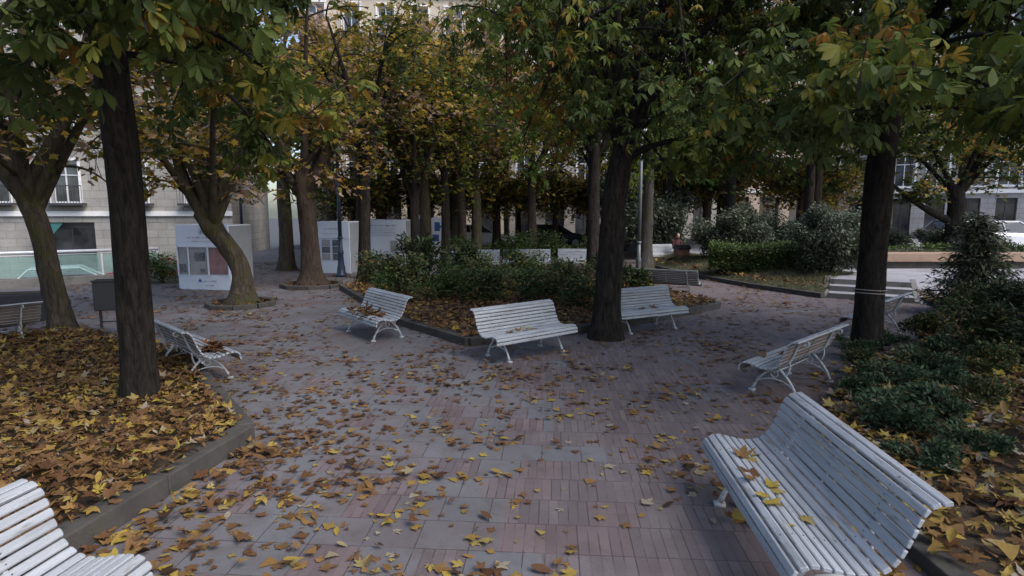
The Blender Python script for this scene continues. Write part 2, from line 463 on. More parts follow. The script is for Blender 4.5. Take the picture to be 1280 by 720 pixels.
M['rim'] = plain('alloy_rim', (0.4, 0.4, 0.42), 0.35, 0.8)
M['tail'] = plain('red_lamp_plastic', (0.3, 0.02, 0.02), 0.3)
M['head'] = plain('clear_lamp_plastic', (0.6, 0.62, 0.65), 0.2)
M['brick'] = rough_mat('brown_brick', (0.24, 0.13, 0.085), (0.38, 0.22, 0.15), 9, 0.9, 0.5, 40)
M['skin'] = plain('skin', (0.45, 0.27, 0.19), 0.6)
M['hair'] = plain('dark_hair', (0.02, 0.015, 0.012), 0.7)
M['maroon'] = plain('maroon_cloth', (0.07, 0.015, 0.025), 0.9)
M['denim'] = plain('dark_trousers', (0.02, 0.022, 0.035), 0.9)
M['string'] = plain('pale_string', (0.4, 0.38, 0.34), 0.8)
M['bed_cover'] = M['soil']

# ------------------------------------------------------------------ leaf templates (verts, tris, edge weight)
def tmpl_blade(Lg=1.0, W=0.4, wide=0.5, fold=0.12, droop=0.15, hi=True):
    """a single leaf along +x"""
    ts = [0.0, 0.3, wide if hi else 0.55, 0.85, 1.0] if hi else [0.0, 0.5, 1.0]
    def wd(t): return max(0.0, math.sin(math.pi * t ** (math.log(0.5) / math.log(wide))) ** 0.8) * W / 2
    V, E, idx = [], [], []
    for t in ts:
        z = -droop * t * t
        wv = wd(t) if 0 < t < 1 else 0
        row = [len(V)]
        V.append((t * Lg, 0, z)); E.append(t ** 3 * 0.8)
        if wv > 0:
            row += [len(V), len(V) + 1]
            V.append((t * Lg * 0.98, wv, z + fold * wv)); V.append((t * Lg * 0.98, -wv, z + fold * wv)); E += [1, 1]
        idx.append(row)
    T = []
    for a, b in zip(idx[:-1], idx[1:]):
        if len(a) == 1 and len(b) == 1: continue
        if len(a) == 1: T += [(a[0], b[0], b[1]), (a[0], b[2], b[0])]
        elif len(b) == 1: T += [(a[0], b[0], a[1]), (a[0], a[2], b[0])]
        else: T += [(a[0], b[0], b[1]), (a[0], b[1], a[1]), (a[0], b[2], b[0]), (a[0], a[2], b[2])]
    return np.array(V), np.array(T), np.array(E)

def merge_t(parts):
    V, T, E, n = [], [], [], 0
    for v, t, e in parts:
        V.append(v); T.append(t + n); E.append(e); n += len(v)
    return np.vstack(V), np.vstack(T), np.concatenate(E)

def rot(v, ax, a):
    c, s = math.cos(a), math.sin(a)
    m = {'x': [[1, 0, 0], [0, c, -s], [0, s, c]], 'y': [[c, 0, s], [0, 1, 0], [-s, 0, c]], 'z': [[c, -s, 0], [s, c, 0], [0, 0, 1]]}[ax]
    return v @ np.array(m).T

def tmpl_chestnut(k=7, hi=True, seed=0):
    r = random.Random(seed)
    ps = []
    for i in range(k):
        u = (i - (k - 1) / 2) / ((k - 1) / 2)
        a = u * R(118)
        Ln = (1.0 - 0.42 * abs(u) ** 1.5) * r.uniform(0.9, 1.08)
        v, t, e = tmpl_blade(Ln, 0.38 * Ln, 0.66, 0.25, 0.16, hi)
        v = rot(v, 'x', r.uniform(-0.25, 0.25)); v = rot(v, 'y', r.uniform(0.25, 0.6)); v = rot(v, 'z', a + r.uniform(-.08, .08))
        ps.append((v, t, e))
    return merge_t(ps)

def tmpl_lobed(lobes=5, hi=True, cup=0.25, seed=0):
    """palmate plane or maple leaf, stalk end at origin, unit length, one fan"""
    r = random.Random(seed)
    C = (0.32, 0.0)
    pts = []
    angs = [-150, -68, 0, 68, 150] if lobes == 5 else [-110, 0, 110]
    lens = [0.36, 0.56, 0.68, 0.56, 0.36] if lobes == 5 else [0.5, 0.68, 0.5]
    for i, (a, l) in enumerate(zip(angs, lens)):
        l *= r.uniform(0.88, 1.1)
        if hi:
            pts += [(a - 19, l * 0.66), (a - 9, l * 0.74), (a, l), (a + 9, l * 0.74), (a + 19, l * 0.66)]
        else:
            pts += [(a - 16, l * 0.72), (a, l), (a + 16, l * 0.72)]
        if i < len(angs) - 1:
            pts.append(((a + angs[i + 1]) / 2, 0.27 if lobes == 5 else 0.3))
    pts.append((180, 0.22))
    V = [(C[0], 0, 0)]; E = [0]
    for a, l in pts:
        x = C[0] + l * math.cos(R(a)); y = l * math.sin(R(a))
        z = cup * (l * l) * (1 + 0.6 * math.sin(R(a) * 2.3 + seed)) + r.uniform(-0.03, 0.03)
        V.append((x, y, z)); E.append(min(1, l * 1.3))
    n = len(pts)
    T = [(0, 1 + i, 1 + (i + 1) % n) for i in range(n)]
    return np.array(V), np.array(T), np.array(E)

TCH_HI = [tmpl_chestnut(7, True, 1), tmpl_chestnut(6, True, 2), tmpl_chestnut(5, True, 3)]
TCH_LO = [tmpl_chestnut(6, False, 4), tmpl_chestnut(5, False, 5)]
TLOB_HI = [tmpl_lobed(5, True, 0.22, s) for s in range(4)]
TLOB_LO = [tmpl_lobed(5, False, 0.3, 11), tmpl_lobed(3, False, 0.3, 12)]
TBLADE = [tmpl_blade(1, 0.42, 0.5, 0.2, 0.12, False), tmpl_blade(1, 0.5, 0.45, 0.2, 0.2, False)]
TBLADE_HI = [tmpl_blade(1, 0.34, 0.5, 0.2, 0.2, True)]
TGRASS = [tmpl_blade(1, 0.07, 0.3, 0.2, 0.2, False)]
CURLY = [tmpl_lobed(5, True, c, s) for c, s in ((0.05, 21), (0.35, 22), (0.75, 23), (-0.35, 24))] + [tmpl_blade(1.1, 0.4, 0.6, 0.5, -0.25, True), tmpl_blade(0.9, 0.35, 0.6, 0.3, 0.35, True)]

def torn(t, seed):
    v, tt, e = t; r = random.Random(seed)
    keep = [i for i in range(len(tt)) if r.random() > .3]
    v = v.copy(); v[:, 0] *= r.uniform(.6, 1.1); v[:, 1] *= r.uniform(.55, 1); v[:, 2] += .12 * np.sin(v[:, 0] * 7 + seed) 
    return v, tt[keep], e
CURLY += [torn(CURLY[0], 1), torn(CURLY[1], 2), torn(CURLY[3], 3), tmpl_lobed(3, False, .15, 31), tmpl_lobed(5, True, .12, 32), tmpl_chestnut(5, False, 9)]
FLATS = [(v * np.array([1, 1, .35]), t, e) for v, t, e in CURLY]
def rotmats(yaw, pitch, roll):
    cy, sy = np.cos(yaw), np.sin(yaw); cp, sp = np.cos(pitch), np.sin(pitch); cr, sr = np.cos(roll), np.sin(roll)
    n = len(yaw); Rz = np.zeros((n, 3, 3)); Ry = np.zeros((n, 3, 3)); Rx = np.zeros((n, 3, 3))
    Rz[:, 0, 0] = cy; Rz[:, 0, 1] = -sy; Rz[:, 1, 0] = sy; Rz[:, 1, 1] = cy; Rz[:, 2, 2] = 1
    Ry[:, 0, 0] = cp; Ry[:, 0, 2] = sp; Ry[:, 2, 0] = -sp; Ry[:, 2, 2] = cp; Ry[:, 1, 1] = 1
    Rx[:, 1, 1] = cr; Rx[:, 1, 2] = -sr; Rx[:, 2, 1] = sr; Rx[:, 2, 2] = cr; Rx[:, 0, 0] = 1
    return Rz @ Ry @ Rx

def scatter(name, templates, P, size, yaw, pitch, roll, tint, material, parent=None):
    Vs, Ts, Ti, Es, n = [], [], [], [], 0
    which = rng.integers(0, len(templates), len(P))
    Rm = rotmats(yaw, pitch, roll)
    for k, (tv, tt, te) in enumerate(templates):
        s = np.where(which == k)[0]
        if not len(s): continue
        v = np.einsum('nij,vj->nvi', Rm[s], tv) * size[s][:, None, None] + P[s][:, None, :]
        t = tt[None] + (np.arange(len(s)) * len(tv))[:, None, None] + n
        Vs.append(v.reshape(-1, 3)); Ts.append(t.reshape(-1, 3))
        Ti.append(np.repeat(tint[s], len(tt))); Es.append(np.tile(te, len(s)))
        n += len(s) * len(tv)
    me = tri_mesh(name, np.vstack(Vs), np.vstack(Ts), {'tint': ('FACE', np.concatenate(Ti)), 'edge': ('POINT', np.concatenate(Es))})
    return link_mesh(name, me, material, parent)

# ------------------------------------------------------------------ trees
def bez(p0, p1, p2, n):
    t = np.linspace(0, 1, n)[:, None]
    return (1 - t) ** 2 * p0 + 2 * t * (1 - t) * p1 + t * t * p2

def sweep(paths):
    """paths: list of (pts (k,3), radii (k,), nseg, rough) -> V, T"""
    Vs, Ts, n = [], [], 0
    for pts, rad, ns, rf in paths:
        k = len(pts)
        tan = np.gradient(pts, axis=0); tan /= np.linalg.norm(tan, axis=1)[:, None] + 1e-9
        ref = np.array([1.0, 0.2, 0.1]) if abs(tan[0][2]) > 0.6 else np.array([0.1, 0.2, 1.0])
        a = np.cross(tan, ref); a /= np.linalg.norm(a, axis=1)[:, None] + 1e-9
        b = np.cross(tan, a)
        q = np.linspace(0, 2 * np.pi, ns, endpoint=False)
        rr = rad[:, None] * np.ones(ns)[None]
        if rf:
            ph = rng.uniform(0, 6.28, 4); zz = np.arange(k)[:, None] / 3.0
            rr = rr * (1 + rf * (np.sin(3 * q + ph[0] + zz) * 0.5 + np.sin(5 * q + ph[1] - zz * 1.3) * 0.35 + np.sin(9 * q + ph[2] + 2 * zz) * 0.2) + rng.uniform(-rf * .35, rf * .35, (k, ns)))
        v = pts[:, None, :] + rr[:, :, None] * (np.cos(q)[None, :, None] * a[:, None, :] + np.sin(q)[None, :, None] * b[:, None, :])
        i = np.arange(k - 1)[:, None] * ns; j = np.arange(ns)[None]; j2 = (j + 1) % ns
        A, B, C_, D_ = i + j, i + j2, i + ns + j2, i + ns + j
        t = np.concatenate([np.stack([A, B, C_], -1).reshape(-1, 3), np.stack([A, C_, D_], -1).reshape(-1, 3)])
        Vs.append(v.reshape(-1, 3)); Ts.append(t + n); n += k * ns
    return np.vstack(Vs), np.vstack(Ts)

def interp_path(pts, rad, m):
    pts = np.array(pts, float); rad = np.array(rad, float)
    d = np.r_[0, np.cumsum(np.linalg.norm(np.diff(pts, axis=0), axis=1))]
    s = np.linspace(0, d[-1], m)
    out = np.stack([np.interp(s, d, pts[:, k]) for k in range(3)], 1)
    for _ in range(2):
        o2 = out.copy(); o2[1:-1] = (out[:-2] + 2 * out[1:-1] + out[2:]) / 4; out = o2
    return out, np.interp(s, d, rad)

def make_tree(root, base, trunk, limbs=None, n_limb=7, crown=((0, 0, 6), (3.6, 3.6, 2.6)), n_sec=6, n_twig=5, lpt=22, size=0.16,
              tmpl=None, lmat=None, bark='bark_dark', zmin=2.7, tint=(0.35, 0.22), flare=1.5, yellow=0.0, extra=(), rough=0.07, limb_r=0.10, clear=None, droop=0.5, seed=1, low=None):
    """trunk: list of (x, y, z, r) relative to base; limbs: explicit list of such polylines"""
    global rng
    keep = rng; rng = np.random.default_rng(seed)
    base = np.array(base, float)
    tp = np.array([t[:3] for t in trunk], float); tr = np.array([t[3] for t in trunk], float)
    tp, tr = interp_path(tp, tr, 26)
    zz = tp[:, 2]
    tr = tr * (1 + (flare - 1) * np.exp(-np.clip(zz, 0, None) / 0.22))
    paths = [(tp, tr, 20, rough)]
    cc, cr = np.array(crown[0], float), np.array(crown[1], float)
    top = tp[-1]
    ll = []
    if limbs:
        for lb in limbs:
            p, r_ = interp_path([l[:3] for l in lb], [l[3] for l in lb], 14)
            ll.append((p, r_))
    for i in range(n_limb):
        a = 2 * np.pi * (i + rng.uniform(-.3, .3)) / max(1, n_limb)
        el = rng.uniform(-0.45, 0.9)
        d = np.array([np.cos(a) * np.cos(el), np.sin(a) * np.cos(el), np.sin(el)])
        e = cc + cr * d * rng.uniform(0.55, 0.8)
        k = rng.integers(int(len(tp) * (low or (0.72 if tp[-1][2] < 5.8 else .5))), len(tp))
        s = tp[k]
        mid = s * 0.45 + e * 0.55 + np.array([0, 0, rng.uniform(0.2, 0.9)])
        p = bez(s, mid, e, 12)
        ll.append((p, np.linspace(min(limb_r, tr[k] * 0.7), 0.03, 12)))
    twigs = []; tw_t = []
    for li, (p, r_) in enumerate(ll):
        paths.append((p, r_, 8 if r_[0] > 0.06 else 6, 0.05))
        lim_t = rng.normal(0, 0.08)
        for j in range(n_sec):
            k = rng.integers(int(len(p) * 0.35), len(p)); s = p[k]
            # aim anywhere in the crown volume near this limb
            a = rng.normal(0, 1, 3); a /= np.linalg.norm(a)
            e = s + (s - cc) * np.array([0.25, 0.25, 0.1]) + a * cr * rng.uniform(0.25, 0.6)
            q = (e - cc) / cr; ql = np.linalg.norm(q)
            if ql > 1: e = cc + (e - cc) / ql * rng.uniform(0.85, 1.0)
            e[2] -= droop * rng.uniform(0, 1)
            pp = bez(s, (s + e) / 2 + np.array([0, 0, 0.25]), e, 8)
            paths.append((pp, np.linspace(0.028, 0.011, 8), 5, 0))
            st = rng.normal(0, 0.10) + lim_t
            for t in range(n_twig):
                k2 = rng.integers(2, 8); s2 = pp[k2]
                a = rng.normal(0, 1, 3) * np.array([1, 1, 0.6]); a /= np.linalg.norm(a)
                e2 = s2 + a * rng.uniform(0.5, 1.05) * max(0.7, cr[0] / 3.6); e2[2] -= rng.uniform(0, droop * 0.6)
                pt = bez(s2, (s2 + e2) / 2 + np.array([0, 0, 0.08]), e2, 5)
                twigs.append(pt); tw_t.append(st + rng.normal(0, 0.06))
    for ex in extra:      # drooping low branches to stated end points (relative to base)
        e = np.array(ex[:3], float); s = tp[int(len(tp) * ex[3])] if len(ex) > 3 else top
        pp = bez(s, (s * 0.4 + e * 0.6) + np.array([0, 0, 0.9]), e, 14)
        paths.append((pp, np.linspace(0.04, 0.008, 14), 6, 0.03))
        st = ex[4] if len(ex) > 4 else 0
        for t in range(int(ex[5]) if len(ex) > 5 else 9):
            k2 = rng.integers(7, 14); s2 = pp[k2]
            a = rng.normal(0, 1, 3) * np.array([1, 1, 0.5]); a /= np.linalg.norm(a)
            e2 = s2 + a * rng.uniform(0.3, 0.7)
            twigs.append(bez(s2, (s2 + e2) / 2, e2, 5)); tw_t.append(st + rng.normal(0, 0.05))
    P, Y, TI = [], [], []
    for pt, tt in zip(twigs, tw_t):
        if (pt[-1][2] + base[2]) < zmin - 0.3: continue
        paths.append((pt, np.linspace(0.009, 0.004, 5), 3, 0))
        n = max(3, int(rng.normal(lpt, lpt * 0.25)))
        u = rng.uniform(0.15, 1.05, n)
        i0 = np.clip((u * 4).astype(int), 0, 3); f = (u * 4 - i0)[:, None]
        pos = pt[i0] * (1 - f) + pt[i0 + 1] * f
        pos = pos + rng.normal(0, 1, (n, 3)) * np.array([0.14, 0.14, 0.10]) * (1 if size < 0.2 else 1.3)
        d = pt[-1] - pt[0]
        P.append(pos); Y.append(np.arctan2(d[1], d[0]) + rng.normal(0, 1.2, n)); TI.append(tt + rng.normal(0, 0.09, n))
    P = np.vstack(P); Y = np.concatenate(Y); TI = np.concatenate(TI)
    W = P + base
    lowcut = zmin + 0.35 * np.sin(W[:, 0] * 1.7) * np.cos(W[:, 1] * 1.3)
    ok = (W[:, 2] > lowcut - 0.1 * rng.random(len(P)))
    if len(extra):
        for ex in extra: ok |= (np.linalg.norm(P - np.array(ex[:3]), axis=1) < 0.85) & (W[:, 2] > 2.35)
    dist = np.linalg.norm(W - CAM, axis=1)
    ok &= dist > 2.7
    if clear is not None: ok &= clear(W)
    P, Y, TI = P[ok], Y[ok], TI[ok]
    n = len(P)
    ti = np.clip(tint[0] + TI * (tint[1] / 0.12), 0, 1)
    if yellow: 
        s = rng.random(n) < yellow; ti[s] = rng.uniform(0.8, 1.0, s.sum())
    V, T = sweep(paths)
    tm = tri_mesh('trunk', V, T)
    to = link_mesh('trunk', tm, M[bark], root, smooth=True)
    scatter('crown', tmpl, P, size * rng.uniform(0.7, 1.2, n), Y, rng.normal(0.35, 0.45, n), rng.normal(0, 0.45, n), ti, M[lmat], root)
    rng = keep
    return n

LEAFCOUNT = 0
def tree(loc, label, group=None, name='tree', **kw):
    global LEAFCOUNT
    r = empty(name, loc, 0, label, 'tree', group)
    LEAFCOUNT += make_tree(r, loc, **kw)
    return r

# ------------------------------------------------------------------ ground and beds
def structure(name, mb, m, bevel=0): 
    o = mb.build(name, m, None, bevel=bevel); o['kind'] = 'structure'; return o

SZ = -1.3          # the street beyond the glass railing lies lower than the plaza
NOTCH = [(-200, 320), (-26, 320), (-14.9, 45), (-14.4, 33), (-12.9, 24.0), (-11.55, 19.45), (-21.6, 12.36), (-90, -35.9), (-200, -60)]
g = MB(); g.add([(x, y, 0) for x, y in [(-200, -60), (200, -60), (200, 320)] + NOTCH[1:8]], [tuple(range(10))])
n_ = len(NOTCH)
g.add([(x, y, 0) for x, y in NOTCH[1:8]] + [(x, y, SZ - .1) for x, y in NOTCH[1:8]], [(i, i + 1, 8 + i, 7 + i) for i in range(6)], 0)
structure('plaza_paving', g, M['paving'])
g = MB(); g.add([(x, y, SZ) for x, y in [(-200, 320)] + NOTCH[1:8] + [(-200, -90)]], [tuple(range(9))])
structure('lower_street', g, M['asphalt'])
g = MB(); g.add([(-13.9, 35.0, 0.004), (60, 42, 0.004), (60, 50, 0.004), (-14.4, 41.0, 0.004)], [(0, 1, 2, 3)])
structure('street_road', g, M['asphalt'])

LEFT_BED = [(-2.72, 3.2), (-2.72, 5.35), (-3.3, 6.55), (-5.25, 8.45), (-7.6, 10.35), (-9.3, 10.75), (-12.5, 9.0), (-12.5, 2.0), (-4.6, 1.0), (-3.2, 1.4)]
LEFT_BED = [(-2.95, 3.3), (-2.58, 5.5), (-4.85, 8.55), (-7.6, 10.3), (-9.0, 9.4), (-12.5, 7.5), (-12.5, 1.0), (-3.6, 1.0)]
MID_BED = [(-0.72, 9.62), (1.35, 10.75), (2.75, 11.75), (4.75, 13.5), (4.55, 14.6), (3.3, 17.6), (0.3, 20.2), (-4.6, 18.6), (-4.9, 16.9), (-2.2, 11.5)]
RIGHT_BED = [(2.62, 1.0), (2.62, 4.9), (3.3, 6.1), (5.1, 8.35), (6.2, 8.9), (9.5, 12.8), (10.8, 16.2), (24, 16), (24, 1)]

def bed(name, poly, kerbsegs, h=0.09, kw=0.16, kh=0.14, klabel=None, mound=0.0):
    g = MB(); g.prism(poly, 0.0, h)
    structure(name, g, M['soil'])
    # kerb: one thing per bed, its blocks in one mesh
    k = MB()
    for a, b in kerbsegs:
        a, b = Vector((*a, 0)), Vector((*b, 0))
        d = (b - a); L_ = d.length; ang = math.atan2(d.y, d.x)
        n = max(1, round(L_ / 1.0)); sl_ = L_ / n
        for i in range(n):
            c = a + d * ((i + 0.5) / n)
            Mx = Matrix.Translation((c.x, c.y, 0)) @ Matrix.Rotation(ang + random.uniform(-.004, .004), 4, 'Z')
            k.box(-sl_ / 2 + 0.003, sl_ / 2 - 0.003, -kw / 2, kw / 2, -0.02, kh + random.uniform(-.006, .006), 0, Mx)
    o = k.build(name.replace('soil', 'kerb'), M['kerb'], None, bevel=0.012)
    tag(o, klabel, 'kerb')
segs = lambda P, idx: [(P[i], P[(i + 1) % len(P)]) for i in idx]
bed('left_bed_soil', LEFT_BED, segs(LEFT_BED, [0, 1, 2, 3]), kh=0.17, kw=0.18, klabel='low stone kerb edging the leaf filled bed beside the near left bench')
bed('centre_bed_soil', MID_BED, segs(MID_BED, [0, 1, 2, 3, 8, 9]), klabel='low dark kerb around the central shrub bed behind three white benches')
bed('right_bed_soil', RIGHT_BED, segs(RIGHT_BED, [0, 1, 2, 3, 4]), kh=0.10, klabel='low kerb half buried in leaves along the right hand shrub bed')

# terrace to the right: lawn bank, steps, ramp, pale upper paving
TZ = 0.40
s0, s1 = Vector((8.15, 15.1)), Vector((9.75, 14.2))
along = (s1 - s0).normalized(); back = Vector((-along.y, along.x))
if back.y < 0: back = -back
t0, t1 = s0 + back * 1.48, s1 + back * 1.48
r1_ = s1 + along * 1.9
r2_ = r1_ + back * 3.2
g = MB()
g.prism([t0, t1, s1 + back * 3.2, r2_, (24, 15.0), (60, 20), (60, 41), (6.0, 41), (7.5, 27), (8.3, 21.6), (9.1, 19.1), (9.35, 17.4), (8.93, 16.75)], -0.05, TZ)
structure('upper_terrace', g, M['terrace'])
g = MB(); g.add([(s1.x, s1.y, 0.006), (r1_.x, r1_.y, 0.006), (r2_.x, r2_.y, TZ + 0.004), (s1.x + back.x * 3.2, s1.y + back.y * 3.2, TZ + 0.004)], [(0, 1, 2, 3)])
structure('ramp_path', g, M['terrace'])
st = empty('stone_steps', (0, 0, 0), 0, 'three shallow pale stone steps up to the terrace behind the right trunk', 'steps')
for i in range(3):
    a, b = s0 + back * (0.5 * i), s1 + back * (0.5 * i)
    c, d = s1 + back * (0.37 * 3 + (0.0)), s0 + back * (0.37 * 3)
    g = MB(); z0 = 0.133 * i - (0.02 if i == 0 else 0); g.prism([a, b, b + back * 0.502, a + back * 0.502], -0.02, 0.133 * (i + 1) + 0.003 * i)
    g.m = [0] + [1] * (len(g.m) - 1); g.build('step', [M['terrace'], M['concrete']], st)
for (p, q) in ((s0 - along * 0.14, 0), (s1 + along * 0.012, 0)):
    g = MB(); w_ = along * 0.13
    P4 = [p, p + w_, p + w_ + back * 1.6, p + back * 1.6]
    g.prism(P4, -0.02, [0.05, 0.05, TZ + 0.04, TZ + 0.04]); g.build('side_kerb', M['concrete'], st, bevel=0.01)
# bank
BK = [(5.35, 24.5), (6.15, 20.2), (7.0, 17.2), (8.0, 15.08)]
BT = [(6.1, 25.0), (6.95, 21.2), (7.75, 18.6), (8.55, 16.3)]
g = MB(); n_ = len(BK)
vs_ = [(x, y, 0.08) for x, y in BK] + [(x + .55, y + .35, TZ + 0.03) for x, y in BT] + [(x + 1.6, y + .9, TZ + 0.045) for x, y in BT]
g.add(vs_, [(i, i + 1, n_ + i + 1, n_ + i) for i in range(n_ - 1)] + [(n_ + i, n_ + i + 1, 2 * n_ + i + 1, 2 * n_ + i) for i in range(n_ - 1)])
structure('lawn_ground', g, M['lawn_ground'])
k = MB()
for a, b in zip(BK[:-1], BK[1:]):
    a, b = Vector((*a, 0)), Vector((*b, 0)); d = b - a; ang = math.atan2(d.y, d.x); n = round(d.length / 0.9)
    for i in range(n):
        c = a + d * ((i + .5) / n); hl = d.length / n / 2 - 0.003
        k.box(-hl, hl, -0.08, 0.08, -0.02, 0.13, 0, Matrix.Translation((c.x, c.y, 0)) @ Matrix.Rotation(ang, 4, 'Z'))
tag(k.build('kerb', M['kerb'], None, bevel=0.01), 'dark low kerb at the foot of the grass bank left of the steps', 'kerb')
# low brown wall across the terrace
wl = empty('low_wall', (0, 0, 0), 0, 'long low brown stone wall across the terrace beyond the steps', 'wall')
g = MB(); g.box(11.2, 16.6, 18.95, 19.3, TZ - .02, TZ + 0.22); g.build('plinth', M['kerb'], wl)  # dark stone colour stands in for the shadow beneath the coping
g = MB(); g.box(11.1, 16.7, 18.8, 19.45, TZ + 0.22, TZ + 0.50); g.build('coping', M['brownstone'], wl, bevel=0.02)

# ------------------------------------------------------------------ benches
PROF = [(-0.335, 0.338), (-0.330, 0.385), (-0.300, 0.425), (-0.252, 0.440), (-0.202, 0.438), (-0.152, 0.428), (-0.102, 0.416), (-0.053, 0.406), (-0.004, 0.402), (0.045, 0.406),
        (0.093, 0.421), (0.135, 0.448), (0.168, 0.487), (0.192, 0.532), (0.212, 0.579), (0.230, 0.627), (0.248, 0.675), (0.267, 0.722), (0.292, 0.765), (0.330, 0.792), (0.376, 0.795)]
_pa = np.array(PROF); _d = np.r_[0, np.cumsum(np.linalg.norm(np.diff(_pa, axis=0), axis=1))]
_s = np.linspace(0, _d[-1], 18); PROF = [(float(np.interp(q, _d, _pa[:, 0])), float(np.interp(q, _d, _pa[:, 1]))) for q in _s]
NSEAT = 9
def profile_frames():
    out = []
    for i in range(len(PROF)):
        a = PROF[max(0, i - 1)]; b = PROF[min(len(PROF) - 1, i + 1)]
        t = Vector((b[0] - a[0], b[1] - a[1])).normalized()
        out.append((Vector(PROF[i]), t, Vector((-t.y, t.x))))
    return out
def make_bench(label, L_=1.78, slatmat='bench_paint'):
    root = empty('park_bench', (0, 0, 0), 0, label, 'bench', 'white slatted park benches')
    fr = profile_frames()
    def slats(name, i0, i1, m):
        mb = MB()
        for i in range(i0, i1):
            p, t, nrm = fr[i]
            hw = 0.0235; th = 0.024
            jx = random.uniform(-0.004, 0.004); jn = random.uniform(-0.0015, 0.0015)
            X0, X1 = -L_ / 2 + jx, L_ / 2 + jx
            # rounded section: 6-point profile, slightly crowned top, ends chamfered
            sec = [(-hw, -th / 2), (hw, -th / 2), (hw, th / 2 - .005), (hw - .007, th / 2), (-hw + .007, th / 2), (-hw, th / 2 - .005)]
            xs = [X0, X0 + 0.006, -L_ / 6, L_ / 6, X1 - 0.006, X1]; sc_ = [0.75, 1, 1, 1, 1, 0.75]
            vs = []
            for x, s in zip(xs, sc_):
                sag = random.uniform(-0.001, 0.001)
                for u, v in sec:
                    q = p + t * (u * s) + nrm * (v * s + jn + sag)
                    vs.append((x, q.x, q.y))
            fs = []
            for a in range(len(xs) - 1):
                for b in range(6): fs.append((a * 6 + b, a * 6 + (b + 1) % 6, (a + 1) * 6 + (b + 1) % 6, (a + 1) * 6 + b))
            fs += [tuple(range(5, -1, -1)), tuple(range((len(xs) - 1) * 6, len(xs) * 6))]
            k0 = len(mb.m); mb.add(vs, fs)
            for a in range(len(xs) - 1): mb.m[k0 + a * 6] = 1
        mb.build(name, [m, M['back_paint']], root)
    slats('seat', 0, NSEAT, M[slatmat]); slats('backrest', NSEAT, len(PROF), M[slatmat])
    # bolts and the two thin straps under the slats
    for sx in (-1, 1):
        x = sx * (L_ / 2 - 0.30)
        mb = MB()
        rail = [(x, (p - nr * 0.028).x, (p - nr * 0.028).y) for p, t, nr in fr]
        mb.tube(rail, 0.016, 6, squash=(1.0, 1.0))
        # scroll at the top of the back
        e = rail[-1]
        mb.tube([(x, e[1] + .03 * math.sin(a), e[2] - .03 + .03 * math.cos(a)) for a in np.linspace(0, 4.4, 9)], 0.011, 6)
        # front leg: leaves the seat, sweeps forward and down to a turned foot
        mb.tube(bezl((x, 0.03, 0.372), (x, -0.10, 0.30), (x, -0.22, 0.20), (x, -0.27, 0.03)), [0.020, 0.019, 0.018, 0.017, 0.016, 0.016, 0.017, 0.019, 0.023], 8)
        mb.tube(bezl((x, -0.295, 0.405), (x, -0.20, 0.33), (x, -0.05, 0.30), (x, 0.03, 0.33)), 0.012, 6)
        mb.tube(bezl((x, 0.05, 0.375), (x, 0.13, 0.30), (x, 0.24, 0.22), (x, 0.30, 0.03)), [0.020, 0.019, 0.018, 0.017, 0.016, 0.016, 0.017, 0.019, 0.023], 8)
        mb.tube(bezl((x, 0.185, 0.50), (x, 0.22, 0.40), (x, 0.19, 0.30), (x, 0.14, 0.27)), 0.012, 6)
        # arch between the legs with a small ring
        mb.tube(bezl((x, -0.245, 0.12), (x, -0.12, 0.25), (x, 0.12, 0.25), (x, 0.265, 0.12)), 0.011, 6)
        mb.tube([(x, 0.01 + 0.045 * math.cos(a), 0.285 + 0.045 * math.sin(a)) for a in np.linspace(0, 6.283, 13)], 0.009, 5)
        for fy in (-0.275, 0.305): mb.box(x - .03, x + .03, fy - .04, fy + .04, 0.0, 0.03)
        for i, (p, t, nr) in enumerate(fr):
            q = p + nr * 0.0115
            c = Vector((x, q.x, q.y)); n3 = Vector((0, nr.x, nr.y)); t3 = Vector((0, t.x, t.y))
            vs = []
            for hgt in (0, 0.0035):
                for a in range(6):
                    vs.append(c + n3 * hgt + t3 * (0.0042 * math.cos(a * 1.047)) + Vector((1, 0, 0)) * (0.0042 * math.sin(a * 1.047)))
            mb.add(vs, [(6, 7, 8, 9, 10, 11)] + [(a, (a + 1) % 6, 6 + (a + 1) % 6, 6 + a) for a in range(6)], 1)
        mb.build('leg', [M['iron_paint'], M['bolt']], root, smooth=True)
    mb = MB()
    mb.tube([(-L_ / 2 + .30, 0.0, 0.30), (0, 0.0, 0.292), (L_ / 2 - .30, 0.0, 0.30)], 0.009, 6)
    mb.tube([(0.0, (p - nr * 0.018).x, (p - nr * 0.018).y) for p, t, nr in fr], 0.007, 4, squash=(1.6, .8))
    mb.build('stretcher', M['iron_paint'], root, smooth=True)
    return root
def bezl(p0, p1, p2, p3, n=9):
    P_ = [np.array(p, float) for p in (p0, p1, p2, p3)]
    return [tuple((1 - t) ** 3 * P_[0] + 3 * t * (1 - t) ** 2 * P_[1] + 3 * t * t * (1 - t) * P_[2] + t ** 3 * P_[3]) for t in np.linspace(0, 1, n)]

